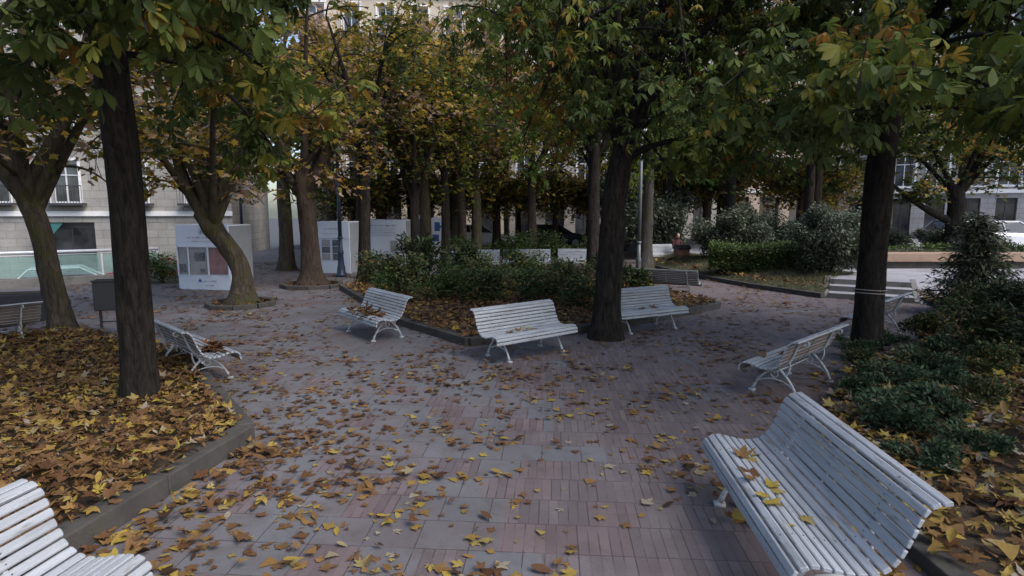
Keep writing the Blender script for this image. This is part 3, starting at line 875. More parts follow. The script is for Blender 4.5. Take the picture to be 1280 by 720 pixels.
# (x, y, facing angle of the seat's front in degrees, label)
BENCHES = [
    (1.80, 3.62, 176, 'large white slatted bench in the right foreground with leaves on its seat'),
    (-2.33, 2.02, -9, 'white slatted bench cut by the bottom left corner before the kerb'),
    (0.22, 9.02, -51, 'white slatted bench left of the thick central trunk'),
    (-2.50, 10.50, -142, 'white slatted bench with a heap of brown leaves on it, beside the shrub bed'),
    (2.50, 11.02, -62, 'white slatted bench right of the thick central trunk, standing at the kerb'),
    (-4.33, 7.87, 46, 'white bench seen from its end behind the dark left trunk'),
    (3.55, 7.32, 133, 'white bench seen from behind between the foreground bench and the right trunk'),
    (6.45, 10.40, 133, 'bench half hidden behind the dark right trunk'),
    (-8.45, 9.15, 145, 'bench seen from behind at the left edge beside the leaning trunk'),
    (4.05, 15.3, 62, 'bench with its back to the central bed near the grass bank'),
    (-1.35, 21.6, -90, 'far white bench behind the central shrubs, leftmost of three in a row'),
    (0.55, 21.9, -90, 'far white bench behind the central shrubs, middle of three in a row'),
    (2.6, 22.1, -95, 'far white bench behind the central shrubs, rightmost of three in a row'),
    (6.45, 25.4, -75, 'far white bench with a seated person, beside the brick plinth'),
]
b0 = make_bench(BENCHES[0][3])
for i, (x, y, a, lab) in enumerate(BENCHES):
    o = b0 if i == 0 else copy_tree(b0, None, lab)
    o.location = (x, y, 0); o.rotation_euler = (0, 0, R(a + 90))
    if 2 <= i <= 9: o.scale = (.91, .93, .93)
BENCHOBJ = b0

def on_bench(bi, u, pi, lift=0.02):
    """world point on bench bi, u along length, pi index into profile"""
    x, y, a, _ = BENCHES[bi]
    i0 = int(pi); f = pi - i0
    p = Vector(PROF[i0]).lerp(Vector(PROF[min(i0 + 1, len(PROF) - 1)]), f)
    if 2 <= bi <= 9: p = p * .93; u *= .91
    q = Vector((u, p.x, p.y + lift)); q.rotate(Matrix.Rotation(R(a + 90), 3, 'Z'))
    return Vector((x + q.x, y + q.y, q.z))

# leaves lying on the benches: each a thing of its own
LEAF_KIND = [(0.32, 'brown'), (0.80, 'yellow'), (0.60, 'orange brown'), (0.88, 'pale')]
def bench_leaf(bi, u, pi, k, size, yaw, where, tilt=0.0):
    tv, tt, te = CURLY[k % len(CURLY)]
    tint, cn = LEAF_KIND[k % 4]
    me = tri_mesh('leaf', tv * size, tt, {'tint': ('FACE', np.full(len(tt), tint)), 'edge': ('POINT', te)})
    o = link_mesh('fallen_leaf', me, M['litter'])
    o.location = on_bench(bi, u, pi, 0.018); o.rotation_euler = (R(tilt), R(-6), yaw)
    tag(o, '%s fallen leaf lying on the %s' % (cn, where), 'leaf', 'fallen leaves lying on the benches')
fw = 'slats of the large bench in the right foreground'
for (u, pi, k, s_, yw) in [(-0.02, 4, 1, .13, 0.4), (0.14, 4.5, 0, .17, 2.4), (0.11, 3.3, 2, .12, 4.0), (-0.10, 4.6, 3, .12, 1.2), (-0.22, 2.5, 1, .14, 5.4), (-0.16, 3.6, 1, .11, 3.0), (-0.40, 5.0, 3, .11, 0.2), (0.42, 3.5, 2, .16, 1.0), (0.40, 5.4, 3, .13, 2.0), (0.52, 5.5, 5, .13, 0.7), (-0.28, 4.2, 5, .12, 1.9), (-.5, 4, 5, .12, 2.9)]:
    bench_leaf(0, -u, pi, k, s_, yw, fw)
bench_leaf(1, 0.55, 5, 3, .12, 1.0, 'seat of the bench in the bottom left corner')
for (u, pi, k, s_, yw) in [(-.5, 5, 0, .15, 1), (-.3, 4, 2, .14, 2), (.05, 5, 1, .17, 3), (.2, 6, 0, .14, 4), (-.1, 6, 3, .13, 5)]:
    bench_leaf(2, u, pi, k, s_, yw, 'seat of the bench left of the central trunk')
for (u, pi, k, s_, yw) in [(-.2, 5, 0, .17, 1), (.1, 4, 2, .15, 2), (.35, 6, 0, .17, 3)]:
    bench_leaf(4, u, pi, k, s_, yw, 'seat of the bench right of the central trunk')
for (u, pi, k, s_, yw) in [(0.1, 5, 0, .15, 1), (0.45, 4, 2, .14, 2)]:
    bench_leaf(6, u, pi, k, s_, yw, 'seat of the bench before the right trunk')

# heap of leaves on the centre-left bench
def bench_pile(bi, u0, us, n, where):
    P = []
    for _ in range(n):
        u = u0 + random.gauss(0, us); pi = min(8.5, max(1, random.gauss(5, 1.7)))
        P.append(on_bench(bi, max(-.85, min(.85, u)), pi, 0.015 + abs(random.gauss(0, 0.04)) * math.exp(-((u - u0) / us) ** 2)))
    P = np.array([tuple(p) for p in P]); n = len(P)
    o = scatter('leaf_pile', CURLY, P, rng.uniform(.10, .19, n), rng.uniform(0, 6.28, n), rng.normal(0, .35, n), rng.normal(0, .4, n), np.clip(rng.normal(.35, .2, n), 0, 1), M['litter'])
    tag(o, 'heap of brown leaves lying on %s' % where, 'leaf pile', None, 'stuff')
bench_pile(3, 0.0, 0.28, 90, 'the seat of the bench beside the shrub bed')
bench_pile(5, -0.5, 0.18, 40, 'the near end of the bench behind the dark left trunk')

# ------------------------------------------------------------------ fallen leaves on the ground
def inpoly(P, poly):
    x, y = P[:, 0], P[:, 1]; c = np.zeros(len(P), bool); n = len(poly)
    for i in range(n):
        x1, y1 = poly[i]; x2, y2 = poly[(i + 1) % n]
        m = ((y1 > y) != (y2 > y)) & (x < (x2 - x1) * (y - y1) / (y2 - y1 + 1e-12) + x1)
        c ^= m
    return c
def vnoise(P, s, seed=0):
    v = np.zeros(len(P)); r = np.random.default_rng(seed)
    for k in range(7):
        a = r.uniform(0, 6.28); f = s * r.uniform(.6, 1.9)
        v += np.sin((P[:, 0] * math.cos(a) + P[:, 1] * math.sin(a)) * f + r.uniform(0, 6.28))
    return v / 3.5
def visible(P, margin=1.0):
    return (np.abs(P[:, 0]) < P[:, 1] * 0.865 + 1.6 + margin) & (P[:, 1] > 1.2)
def litter(name, P, z, size, tint, label, flat=0.28, lift=0.0, tm=None):
    n = len(P)
    Q = np.column_stack([P[:, 0], P[:, 1], z])
    o = scatter(name, tm or CURLY, Q, size, rng.uniform(0, 6.28, n), rng.normal(0, flat, n), rng.normal(0, flat, n), np.clip(tint, 0, 1), M['litter'])
    tag(o, label, 'leaf litter', None, 'stuff')
    return o
def bed_litter(name, poly, dens, label, z0=0.10, mean=0.45, sd=0.24, depth=0.06, smin=.11, smax=.2, mound=0.08, seed=1):
    p = np.array(poly); lo, hi = p.min(0), p.max(0)
    n = int((hi[0] - lo[0]) * (hi[1] - lo[1]) * dens)
    P = rng.uniform(lo, hi, (n, 2)); P = P[inpoly(P, poly) & visible(P, 0.5)]
    far = np.hypot(P[:, 0], P[:, 1])
    P = P[rng.random(len(P)) < np.clip(11 / far, 0.35, 1)]
    n = len(P)
    z = z0 + mound * (0.5 + 0.5 * vnoise(P, 1.3, seed)) + rng.random(n) * depth
    t = mean + 0.10 * vnoise(P, 1.1, seed + 5) + rng.normal(0, sd, n)
    litter(name, P, z, rng.uniform(smin, smax, n), t, label)
bed_litter('leaf_litter', LEFT_BED, 380, 'thick brown and yellow leaf litter covering the bed around the dark left trunk', mean=.55, sd=.22, z0=.11, mound=.09, smin=.06, smax=.14)
bed_litter('leaf_litter', MID_BED, 170, 'brown leaf litter under the shrubs of the central bed', mean=.52, sd=.18, smin=.09, smax=.16)
bed_litter('leaf_litter', RIGHT_BED, 200, 'yellow and brown leaf litter between the low shrubs of the right hand bed', mean=.68, sd=.25, smin=.08, smax=.165)

# plaza leaves: clumped drift, thicker on the left and beside the beds
n = 110000
P = np.column_stack([rng.uniform(-14, 11, n), 2.0 + 24 * rng.random(n) ** 1.15])
P = P[visible(P)]
dens = 0.34 + 0.30 * vnoise(P, 2.4, 3) + 0.20 * vnoise(P, 6.0, 4)
dens += 0.30 * np.exp(-((P[:, 0] + 2.2) / 1.3) ** 2) * (P[:, 1] < 9)
dens -= 0.12 * (P[:, 0] > 0.2) * (P[:, 1] < 8)
dens -= 0.10 * (P[:, 1] > 8)
keep_ = (rng.random(len(P)) < np.clip(dens, 0.08, 0.9) * 0.6)
for poly in (LEFT_BED, MID_BED, RIGHT_BED): keep_ &= ~inpoly(P, poly)
P = P[keep_]
d_l = np.hypot(P[:, 0] - 0.6, P[:, 1] - 4)
n = len(P)
t = 0.56 + 0.12 * vnoise(P, 0.8, 9) + rng.normal(0, 0.22, n) - 0.10 * (P[:, 1] > 8) - .05
litter('fallen_leaves', P, 0.006 + rng.random(n) * 0.012, rng.uniform(.04, .13, n) , t, 'brown and yellow leaves fallen across the plaza paving', flat=0.07, tm=FLATS)
# tight clumps of a few leaves piled on each other
C_ = P[rng.random(n) < 0.10]; reps = rng.integers(2, 6, len(C_)); Q = np.repeat(C_, reps, 0) + rng.normal(0, 0.09, (reps.sum(), 2))
litter('fallen_leaves', Q, 0.012 + rng.random(len(Q)) * 0.04, rng.uniform(.05, .14, len(Q)), rng.normal(.42, .22, len(Q)), 'small clumps of leaves piled together on the plaza paving', flat=0.16, tm=FLATS)
# drift along the outside of the left kerb
ku = rng.random(150); K0, K1 = np.array(LEFT_BED[0]), np.array(LEFT_BED[1])
Q = K0 + (K1 - K0) * ku[:, None] + np.column_stack([0.12 + np.abs(rng.normal(0, .32, 150)), rng.normal(0, .1, 150)])
litter('fallen_leaves', Q, 0.012 + rng.random(150) * 0.04, rng.uniform(.08, .15, 150), rng.normal(.5, .22, 150), 'yellow and brown leaves drifted against the left kerb', flat=0.25)
# grass on the bank
n = 9000
u = rng.random(n) * (n_ - 1); i0 = u.astype(int); f = u - i0
BKa, BTa = np.array(BK), np.array(BT) + np.array([1.0, .6])
A_ = BKa[i0] * (1 - f)[:, None] + BKa[i0 + 1] * f[:, None]; B_ = BTa[i0] * (1 - f)[:, None] + BTa[i0 + 1] * f[:, None]
w2 = rng.random(n); G = A_ + (B_ - A_) * w2[:, None]
gz = 0.08 + np.clip(w2 * 1.6, 0, 1) * (TZ - .05)
o = scatter('grass', TGRASS, np.column_stack([G, gz]), rng.uniform(.07, .17, n), rng.uniform(0, 6.28, n), rng.normal(-1.0, .3, n), rng.normal(0, .3, n), rng.random(n), M['grass'])
tag(o, 'rough grass and low plants on the bank left of the steps', 'grass', None, 'stuff')
Pb = G[rng.random(n) < .05]
litter('fallen_leaves', Pb, np.full(len(Pb), .0) + np.interp(Pb[:, 1], [15, 25], [.3, .3]), rng.uniform(.1, .18, len(Pb)), rng.normal(.4, .2, len(Pb)), 'brown leaves caught in the grass of the bank', flat=.4)

# ------------------------------------------------------------------ shrubs, hedges, conifers
def shrub_mesh(root, r, h, n, lm, tm=TBLADE, size=.11, lumps=7, seed=0, zc=.5, stems=6, mean=.45, sd=.2, up=0.2):
    rs = np.random.default_rng(seed)
    cs = np.column_stack([rs.normal(0, .42, lumps) * r, rs.normal(0, .42, lumps) * r, rs.uniform(.35, .95, lumps) * h * .85])
    cr_ = rs.uniform(.28, .5, lumps) * r
    which = rs.integers(0, lumps, n)
    d = rs.normal(0, 1, (n, 3)); d /= np.linalg.norm(d, axis=1)[:, None]
    rad = rs.random(n) ** .45
    P = cs[which] + d * (cr_[which] * rad)[:, None] * np.array([1, 1, h / r * .6 if h > r else .8])
    # lower skirt
    k = int(n * .3); a = rs.uniform(0, 6.28, k); rr = r * np.sqrt(rs.random(k)) * .85
    P[:k] = np.column_stack([rr * np.cos(a), rr * np.sin(a), rs.uniform(.06, .6, k) * h])
    P[:, 2] = np.clip(P[:, 2], .04, h * 1.08)
    tint = mean + rs.normal(0, sd, n) + (rs.normal(0, .12, lumps))[which]
    yaw = np.arctan2(P[:, 1], P[:, 0]) + rs.normal(0, .9, n)
    scatter('foliage', tm, P, size * rs.uniform(.7, 1.25, n), yaw, rs.normal(-up, .5, n), rs.normal(0, .5, n), np.clip(tint, 0, 1), M[lm], root)
    mb = MB()
    for i in range(stems):
        c = cs[i % lumps]
        mb.tube(bezl((rs.normal(0, .04), rs.normal(0, .04), -0.02), (c[0] * .2, c[1] * .2, h * .25), (c[0] * .7, c[1] * .7, c[2] * .6), tuple(c), 7), [.02, .018, .016, .013, .01, .008, .006], 5)
        for q in range(5):
            t = c + rs.normal(0, 1, 3) * r * .3; t[2] = max(.15, min(h, t[2]))
            mb.tube([tuple(c * .8), tuple((c * .8 + t) / 2 + np.array([0, 0, .03])), tuple(t)], [.008, .006, .003], 4)
    mb.build('stem', M['bark_brown'], root)
PROTO = {}
def shrub(kind, loc, s, label, group, rz=None, name='shrub'):
    if kind not in PROTO:
        root = empty(name, (0, 0, 0), 0, label, 'shrub', group); SHK[kind](root); PROTO[kind] = root; o = root
    else:
        o = copy_tree(PROTO[kind], None, label); o['group'] = group
    o.location = loc; o.rotation_euler = (0, 0, rz if rz is not None else random.uniform(0, 6.28)); o.scale = (s, s, s * random.uniform(.92, 1.08)) if not hasattr(s, '__len__') else s
    return o
SHK = {
    'laurel': lambda r: shrub_mesh(r, .75, 1.0, 2500, 'leaf_shrub', TBLADE, .11, 10, 1, mean=.62, sd=.25),
    'laurel2': lambda r: shrub_mesh(r, .8, 1.05, 2500, 'leaf_shrub', TBLADE, .10, 10, 2, mean=.55, sd=.25),
    'bright': lambda r: shrub_mesh(r, .8, .9, 3400, 'leaf_hedge', TBLADE, .08, 9, 3, mean=.5),
    'sparse': lambda r: shrub_mesh(r, .55, 1.2, 1300, 'leaf_shrub', TBLADE_HI, .14, 8, 4, mean=.25, stems=9, up=.6),
    'low': lambda r: shrub_mesh(r, .48, .50, 1700, 'leaf_blue', TBLADE, .085, 9, 5, mean=.45, up=.4),
    'low2': lambda r: shrub_mesh(r, .42, .42, 1300, 'leaf_blue', TBLADE, .10, 8, 6, mean=.5, up=.5),
    'low3': lambda r: shrub_mesh(r, .45, .5, 1500, 'leaf_shrub', TBLADE, .075, 8, 7, mean=.6, up=.4),
    'round': lambda r: shrub_mesh(r, 1.25, 2.0, 15000, 'leaf_grey', TBLADE, .12, 16, 8, mean=.4, sd=.22),
    'round2': lambda r: shrub_mesh(r, 1.3, 1.9, 14000, 'leaf_grey', TBLADE, .12, 14, 9, mean=.3, sd=.22),
    'dense': lambda r: shrub_mesh(r, .9, 1.3, 6500, 'leaf_shrub', TBLADE, .10, 11, 10, mean=.3),
}
sg = 'shrubs in the central bed'
CS = [('laurel', (-2.9, 15.2), 1.0, 'dark glossy shrub at the left end of the central bed, behind the leaf heaped bench'),
      ('sparse', (-2.55, 16.6), 1.25, 'tall open shrub with dark upright sprays against the white display stand'),
      ('bright', (-1.75, 14.0), 1.0, 'fresh green rounded shrub right of the leaf heaped bench'),
      ('laurel2', (-0.95, 15.4), .95, 'dark shrub second row between the two bright ones of the central bed'),
      ('sparse', (-1.2, 17.5), 1.1, 'open dark shrub below the thin forked trunk'),
      ('laurel', (-0.6, 13.7), .85, 'shrub in front of the central bed, left above the slatted bench back'),
      ('bright', (0.35, 15.4), 1.05, 'fresh green shrub in the middle of the central bed'),
      ('laurel2', (0.65, 13.6), .85, 'dark green shrub directly above the bench left of the trunk'),
      ('bright', (-0.1, 23.3), 1.6, 'broad light green shrub beyond the far white benches, left one'),
      ('laurel', (1.35, 14.6), .98, 'dense dark shrub left of the central trunk at the middle of the bed'),
      ('bright', (1.9, 23.6), 1.5, 'wide light green shrub beyond the far white benches, right one'),
      ('laurel2', (1.6, 12.9), .85, 'small dark shrub right behind the central trunk'),
      ('sparse', (2.6, 15.0), 1.0, 'open shrub beside the thin grey lamp post'),
      ('laurel', (3.25, 15.3), .72, 'small dark bush left of the bench turned from the bed'),
      ('laurel', (0.4, 18.3), 1.0, 'dark shrub at the back edge of the central bed before the far white benches'),
      ('laurel2', (-1.5, 18.6), .95, 'loose shrub at the back left of the central bed before the far white benches'),
      ('laurel2', (-3.9, 17.4), .9, 'dark shrub between the blue lamp post and the narrow trunk')]
for k, (x, y), s, lab in CS: shrub(k, (x, y, .08), s, lab, sg)

sg = 'low shrubs in the right bed'
RS = [('low2', (3.45, 4.7), .8, 'small bluish plant just above the middle of the foreground bench back'),
      ('low', (4.1, 5.0), .8, 'low bluish shrub in the front row of the right bed'),
      ('low3', (5.1, 6.2), .95, 'greenish low shrub between the bluish ones of the right bed'),
      ('low2', (5.2, 7.0), .9, 'low bluish plant in front of the right trunk, second row'),
      ('low', (6.9, 7.0), 1.0, 'bluish low shrub towards the right edge, third row'),
      ('low2', (6.5, 8.6), 1.0, 'low bluish plant in the back rows, right of the right trunk'),
      ('low', (3.75, 5.55), 1.0, 'bluish green low shrub nearest above the top rail of the foreground bench'),
      ('low2', (4.4, 5.9), 1.0, 'low bluish plant right of the nearest low shrub'),
      ('low', (4.5, 6.9), 1.0, 'low bluish shrub in front of the right trunk'),
      ('low3', (4.75, 7.9), .8, 'tiny green shrub at the foot of the right trunk'),
      ('low2', (4.0, 6.6), .85, 'low plant behind the bench seen from behind'),
      ('low', (5.5, 7.6), 1.1, 'low bluish shrub right of the dark right trunk'),
      ('low3', (6.3, 7.6), 1.15, 'greener low shrub in the middle of the right bed'),
      ('low', (6.1, 6.3), 1.1, 'low bluish shrub in the middle rows near the picture edge'),
      ('low2', (5.3, 5.0), 1.0, 'low bluish plant among yellow leaves at the right edge'),
      ('low', (4.75, 4.15), .95, 'low bluish shrub at the right edge, level with the foreground bench'),
      ('low2', (3.95, 3.1), .7, 'low plant behind the near corner of the foreground bench'),
      ('laurel', (7.1, 8.8), .8, 'dark knee high shrub behind the low bluish ones'),
      ('low3', (7.0, 9.9), 1.3, 'green spreading shrub right of the half hidden bench'),
      ('dense', (8.6, 9.6), .75, 'dark dense shrub at the right edge below the conifer'),
      ('dense', (9.5, 11.0), .85, 'dark waist high shrub under the feathery conifer'),
      ('laurel2', (9.1, 11.4), .75, 'dark leafy shrub left below the conifer'),
      ('laurel', (11.2, 11.8), 1.05, 'broad dark shrub at the right edge behind the conifer foot'),
      ('dense', (7.6, 7.9), .7, 'dark shrub at the right edge among the low ones'),
      ('low', (5.2, 9.9 - 1.2), .8, 'low bluish shrub left of the right trunk foot'),
      ('low2', (6.0, 9.3), .8, 'little shrub between the right trunk and the half hidden bench')]
for k, (x, y), s, lab in RS: shrub(k, (x, y, .08), s * (.72 if k[:3] == 'low' else 1), lab, sg)

sg = 'big evergreen bushes on the terrace'
shrub('round', (8.35, 22.6, TZ), 1.02, 'big round grey green bush left above the clipped hedge', sg, 0.3)
shrub('round2', (11.1, 24.2, TZ), 1.02, 'second big grey green bush above the right end of the hedge', sg, 1.3)
shrub('round', (9.35, 17.45, TZ), (.80, .80, 1.03), 'tall grey green bush directly left of the steps', sg, 2.3)
shrub('round2', (6.6, 28.5, TZ), (1.5, 1.5, 1.9), 'dark bush mass beyond the brick plinth', sg, 0.9)
shrub('round', (14.5, 23.5, TZ), (1.0, 1.0, .72), 'low spreading bush behind the brown wall', sg, 4)
shrub('round2', (17.5, 23.2, TZ), (1.0, 1.0, .75), 'wide low bush behind the right end of the brown wall', sg, 2.2)
shrub('bright', (-11.0, 18.5, 0), (1.05, 1.0, 1.1), 'fresh green bush beside the glass railing and white stand', None, 1)

def box_hedge(name, x0, x1, y0, y1, h, n, label, lm='leaf_hedge', rz=0, z=0, loc=(0, 0)):
    root = empty(name, (loc[0], loc[1], z), rz, label, 'hedge')
    mb = MB(); mb.box(x0 + .12, x1 - .12, y0 + .12, y1 - .12, 0, h - .12); mb.build('dark_core', M['soil'], root)  # solid dark box standing in for the shaded twigs inside the hedge
    f = rng.random(n); P = np.column_stack([rng.uniform(x0, x1, n), rng.uniform(y0, y1, n), rng.uniform(.02, h, n)])
    k = rng.integers(0, 6, n)
    P[k == 0, 0] = x0; P[k == 1, 0] = x1; P[(k == 2) | (k == 5), 1] = y0; P[k == 3, 1] = y1; P[k == 4, 2] = h
    P += rng.normal(0, .05, P.shape); P[:, 2] += .05 * np.sin(P[:, 0] * 2.1)
    scatter('foliage', TBLADE, P, rng.uniform(.06, .12, n), rng.uniform(0, 6.28, n), rng.normal(-.3, .6, n), rng.normal(0, .6, n), np.clip(rng.normal(.5, .22, n) + .1 * np.sin(P[:, 0] * 3), 0, 1), M[lm], root)
box_hedge('clipped_hedge', -1.75, 1.75, -.5, .5, .72, 13000, 'clipped green hedge running along the top of the grass bank', rz=R(-20), z=TZ, loc=(7.95 + 0.35, 19.0))
box_hedge('clipped_hedge', -3.5, 3.5, -.5, .5, .6, 9000, 'low green hedge behind the long brown wall', rz=0, z=TZ, loc=(14.0, 20.6))

def conifer(loc, h, r, n, label, seed=0, lm='conifer'):
    root = empty('conifer', loc, 0, label, 'tree')
    rs = np.random.default_rng(seed)
    paths = [(np.column_stack([np.zeros(8), np.zeros(8), np.linspace(-.02, h, 8)]), np.linspace(.07, .01, 8), 8, .03)]
    P, Y, Pi = [], [], []
    nb = 70
    for i in range(nb):
        z = h * (0.06 + .94 * (i / nb) ** .9); L_ = r * (1 - (z / h) ** 1.3) * rs.uniform(.7, 1.15) + .08; a = i * 2.4 + rs.uniform(-.3, .3)
        e = np.array([L_ * math.cos(a), L_ * math.sin(a), z - .12 * L_ + .1])
        s = np.array([0, 0, z - .02]); p = bez(s, (s + e) / 2 + np.array([0, 0, .1]), e, 6); paths.append((p, np.linspace(.014, .004, 6), 4, 0))
        m = int(n / nb * (L_ / r + .25)); u = rs.random(m); q = (1 - u)[:, None] * s + u[:, None] * e
        q += rs.normal(0, 1, (m, 3)) * np.array([.11, .11, .06]) * (r / 1.0) ; P.append(q); Y.append(a + rs.normal(0, .7, m))
    P = np.vstack(P); Y = np.concatenate(Y); m = len(P)
    V, T = sweep(paths); link_mesh('trunk', tri_mesh('trunk', V, T), M['bark_brown'], root, True)
    scatter('crown', [tmpl_blade(1, .22, .5, .2, .25, False)], P, rs.uniform(.09, .19, m), Y, rs.normal(0, .45, m), rs.normal(0, .6, m), np.clip(rs.normal(.5, .24, m), 0, 1), M[lm], root)
conifer((9.9, 12.6, .08), 2.0, .9, 11000, 'small feathery grey green conifer in the right bed', 3)

# ------------------------------------------------------------------ trees
# near chestnuts
tree((-4.22, 6.5, 0.05), 'near dark trunk standing in the left leaf bed, under big hanging chestnut leaves',
     trunk=[(0, 0, -.05, 0.181), (.03, 0, .6, 0.174), (.04, 0, 1.6, 0.169), (.02, 0, 2.8, 0.167), (-.06, .02, 4.3, 0.163), (-.15, .1, 5.6, 0.149)],
     n_limb=9, crown=((-0.2, -0.2, 5.3), (3.4, 3.6, 2.5)), n_sec=7, n_twig=6, lpt=14, size=.19, tmpl=TCH_HI, lmat='leaf_chestnut', zmin=2.95, flare=1.25, yellow=.05, tint=(.42, .2), seed=11,
     extra=[(1.75, -2.3, 3.35, .7, .1, 8), (2.2, -0.6, 3.05, .72, .15, 10), (1.3, 1.2, 2.75, .68, .05, 8), (.8, -2.4, 3.35, .7, .0, 8), (-1.6, -.9, 2.95, .68, .1, 8), (0.25, -1.6, 3.0, .7, -.1, 4)])
tree((1.66, 10.22, 0), 'thick dark trunk in the middle between two white benches, forking into several upright limbs',
     trunk=[(0, 0, -.05, .25), (.01, 0, .5, .235), (.03, 0, 1.2, .222), (.06, 0, 2.1, .205), (.16, 0, 2.9, .195), (.25, 0, 3.4, .17)],
     clear=lambda W: ~((W[:, 0] > 1.3) & (W[:, 0] < 3.0) & (W[:, 1] < 10.6) & (rng.random(len(W)) < .7)),
     limbs=[[(.22, 0, 3.15, .11), (.14, -.05, 3.8, .095), (.05, -.1, 4.8, .085), (.0, -.1, 7.5, .05)], [(.28, 0, 3.2, .12), (.46, 0, 4.0, .125), (.50, 0, 5.2, .13), (.5, .1, 8.0, .07)],
            [(.3, 0, 3.3, .10), (.65, .1, 3.9, .11), (.86, .15, 5.3, .11), (1.0, .2, 8.0, .06)], [(.2, 0, 3.2, .08), (-.15, .1, 4.0, .07), (-.75, .2, 5.0, .07), (-1.2, .3, 7.0, .04)]],
     n_limb=8, crown=((.5, 0, 5.8), (3.5, 3.5, 2.9)), n_sec=7, n_twig=6, lpt=15, size=.165, tmpl=TCH_LO, lmat='leaf_chestnut', zmin=3.0, flare=1.4, yellow=.05, tint=(.5, .22), seed=12, low=.94, limb_r=.07,
     extra=[(1.9, -.6, 2.8, .85, 0, 9), (.9, -2.2, 3.3, .9, 0, 9), (-.6, -1.9, 3.5, .9, -.05, 8), (2.9, .4, 2.9, .9, .1, 9)])
tree((5.72, 9.38, 0.05), 'straight dark trunk at the right between two benches, with a pale string tied round it', n_limb=10,
     trunk=[(0, 0, -.05, .22), (0, 0, .6, .208), (.0, 0, 1.6, .20), (.02, 0, 2.9, .20), (.06, 0, 4.0, .19), (.25, .1, 5.4, .18)],
     crown=((0.1, -.5, 5.2), (3.9, 4.4, 2.5)), n_sec=7, n_twig=6, lpt=14, size=.18, tmpl=TCH_HI, lmat='leaf_chestnut', zmin=2.85, flare=1.12, yellow=.03, tint=(.40, .2), seed=13,
     extra=[(-3.2, -4.9, 2.98, .75, .1, 12), (-2.6, -4.6, 3.25, .75, .3, 8), (-2.1, -5.6, 2.95, .75, .1, 9), (-2.4, -2.6, 2.85, .7, 0, 10), (-1.6, -1.0, 2.6, .66, -.05, 10), (1.2, -2.4, 2.75, .7, 0, 10), (-.6, -3.4, 2.95, .7, .1, 10), (2.2, -1.0, 2.6, .68, 0, 9), (-3.2, -.6, 2.85, .7, .1, 9), (-3.6, -3.2, 3.4, .75, .1, 9)])
tree((11.6, 8.2, 0.05), 'chestnut standing outside the right picture edge whose crown hangs in at the top right corner', n_limb=9,
     trunk=[(0, 0, -.05, .27), (0, 0, 1.6, .25), (-.1, 0, 3.4, .24), (-.1, .1, 5.2, .18)],
     crown=((-.3, .3, 5.0), (4.2, 4.4, 2.6)), n_sec=7, n_twig=5, lpt=15, size=.19, tmpl=TCH_LO, lmat='leaf_chestnut', zmin=2.9, yellow=.04, tint=(.38, .2), seed=14)
# plane trees on the left
tree((-8.25, 10.68, 0.0), 'stout leaning trunk at the left edge that splits into knobbly limbs',
     trunk=[(0, 0, -.05, 0.213), (-.02, 0, .3, 0.194), (-.10, 0, 1.0, 0.177), (-.22, 0, 1.8, 0.169), (-.42, 0, 2.55, 0.175), (-.50, 0, 2.95, 0.141)],
     limbs=[[(-.42, 0, 2.5, .18), (-.75, -.05, 3.0, .155), (-1.15, -.1, 3.4, .13), (-1.7, -.1, 4.6, .12), (-2.2, 0, 6, .07)], [(-.40, 0, 2.6, .15), (-.15, 0, 3.05, .12), (.15, 0, 3.35, .135), (.3, .1, 3.7, .09), (.8, .2, 5.2, .08), (1.1, .2, 6.4, .05)],
            [(-.5, 0, 2.8, .16), (-.55, .1, 3.6, .13), (-.4, .3, 5.5, .07)]],
     n_limb=5, crown=((-.2, .1, 5.1), (3.6, 3.6, 2.2)), n_sec=7, n_twig=5, lpt=12, size=.175, tmpl=TLOB_HI, lmat='leaf_autumn', bark='bark_plane', zmin=3.35, tint=(.36, .3), flare=1.25, rough=.12, seed=15,
     extra=[(1.0, -1.3, 2.75, .9, .1, 7), (-.6, -1.6, 2.9, .9, .1, 8), (.9, .6, 2.45, .9, .3, 7)])
tree((-6.42, 13.9, 0.0), 'leaning mossy trunk standing in front of the white display stand, forked low',
     trunk=[(0, 0, -.05, .31), (.02, 0, .35, .235), (.05, 0, .8, .215), (-.06, 0, 1.15, .21), (-.32, 0, 1.5, .205), (-.62, 0, 1.85, .225), (-.82, 0, 2.2, .19)],
     limbs=[[(-.6, 0, 1.95, .2), (-1.0, 0, 2.5, .155), (-1.25, 0, 3.1, .13), (-1.35, 0, 4.2, .13), (-1.8, 0, 6, .07)], [(-.6, 0, 2.0, .17), (-.45, 0, 2.5, .145), (-.15, .1, 3.1, .16), (.3, .1, 4.6, .11), (.5, .1, 6.2, .06)],
            [(-.8, 0, 2.3, .15), (-.7, .2, 3.2, .11), (-.5, .3, 5, .07)]],
     n_limb=6, crown=((-.4, 0, 5.0), (3.5, 3.4, 2.3)), n_sec=7, n_twig=5, lpt=11, size=.18, tmpl=TLOB_LO, lmat='leaf_autumn', bark='bark_plane', zmin=2.75, tint=(.5, .3), flare=1.7, rough=.14, seed=16,
     extra=[(1.0, -.8, 2.35, .9, .35, 9), (-1.6, -.9, 2.7, .9, .1, 9)])
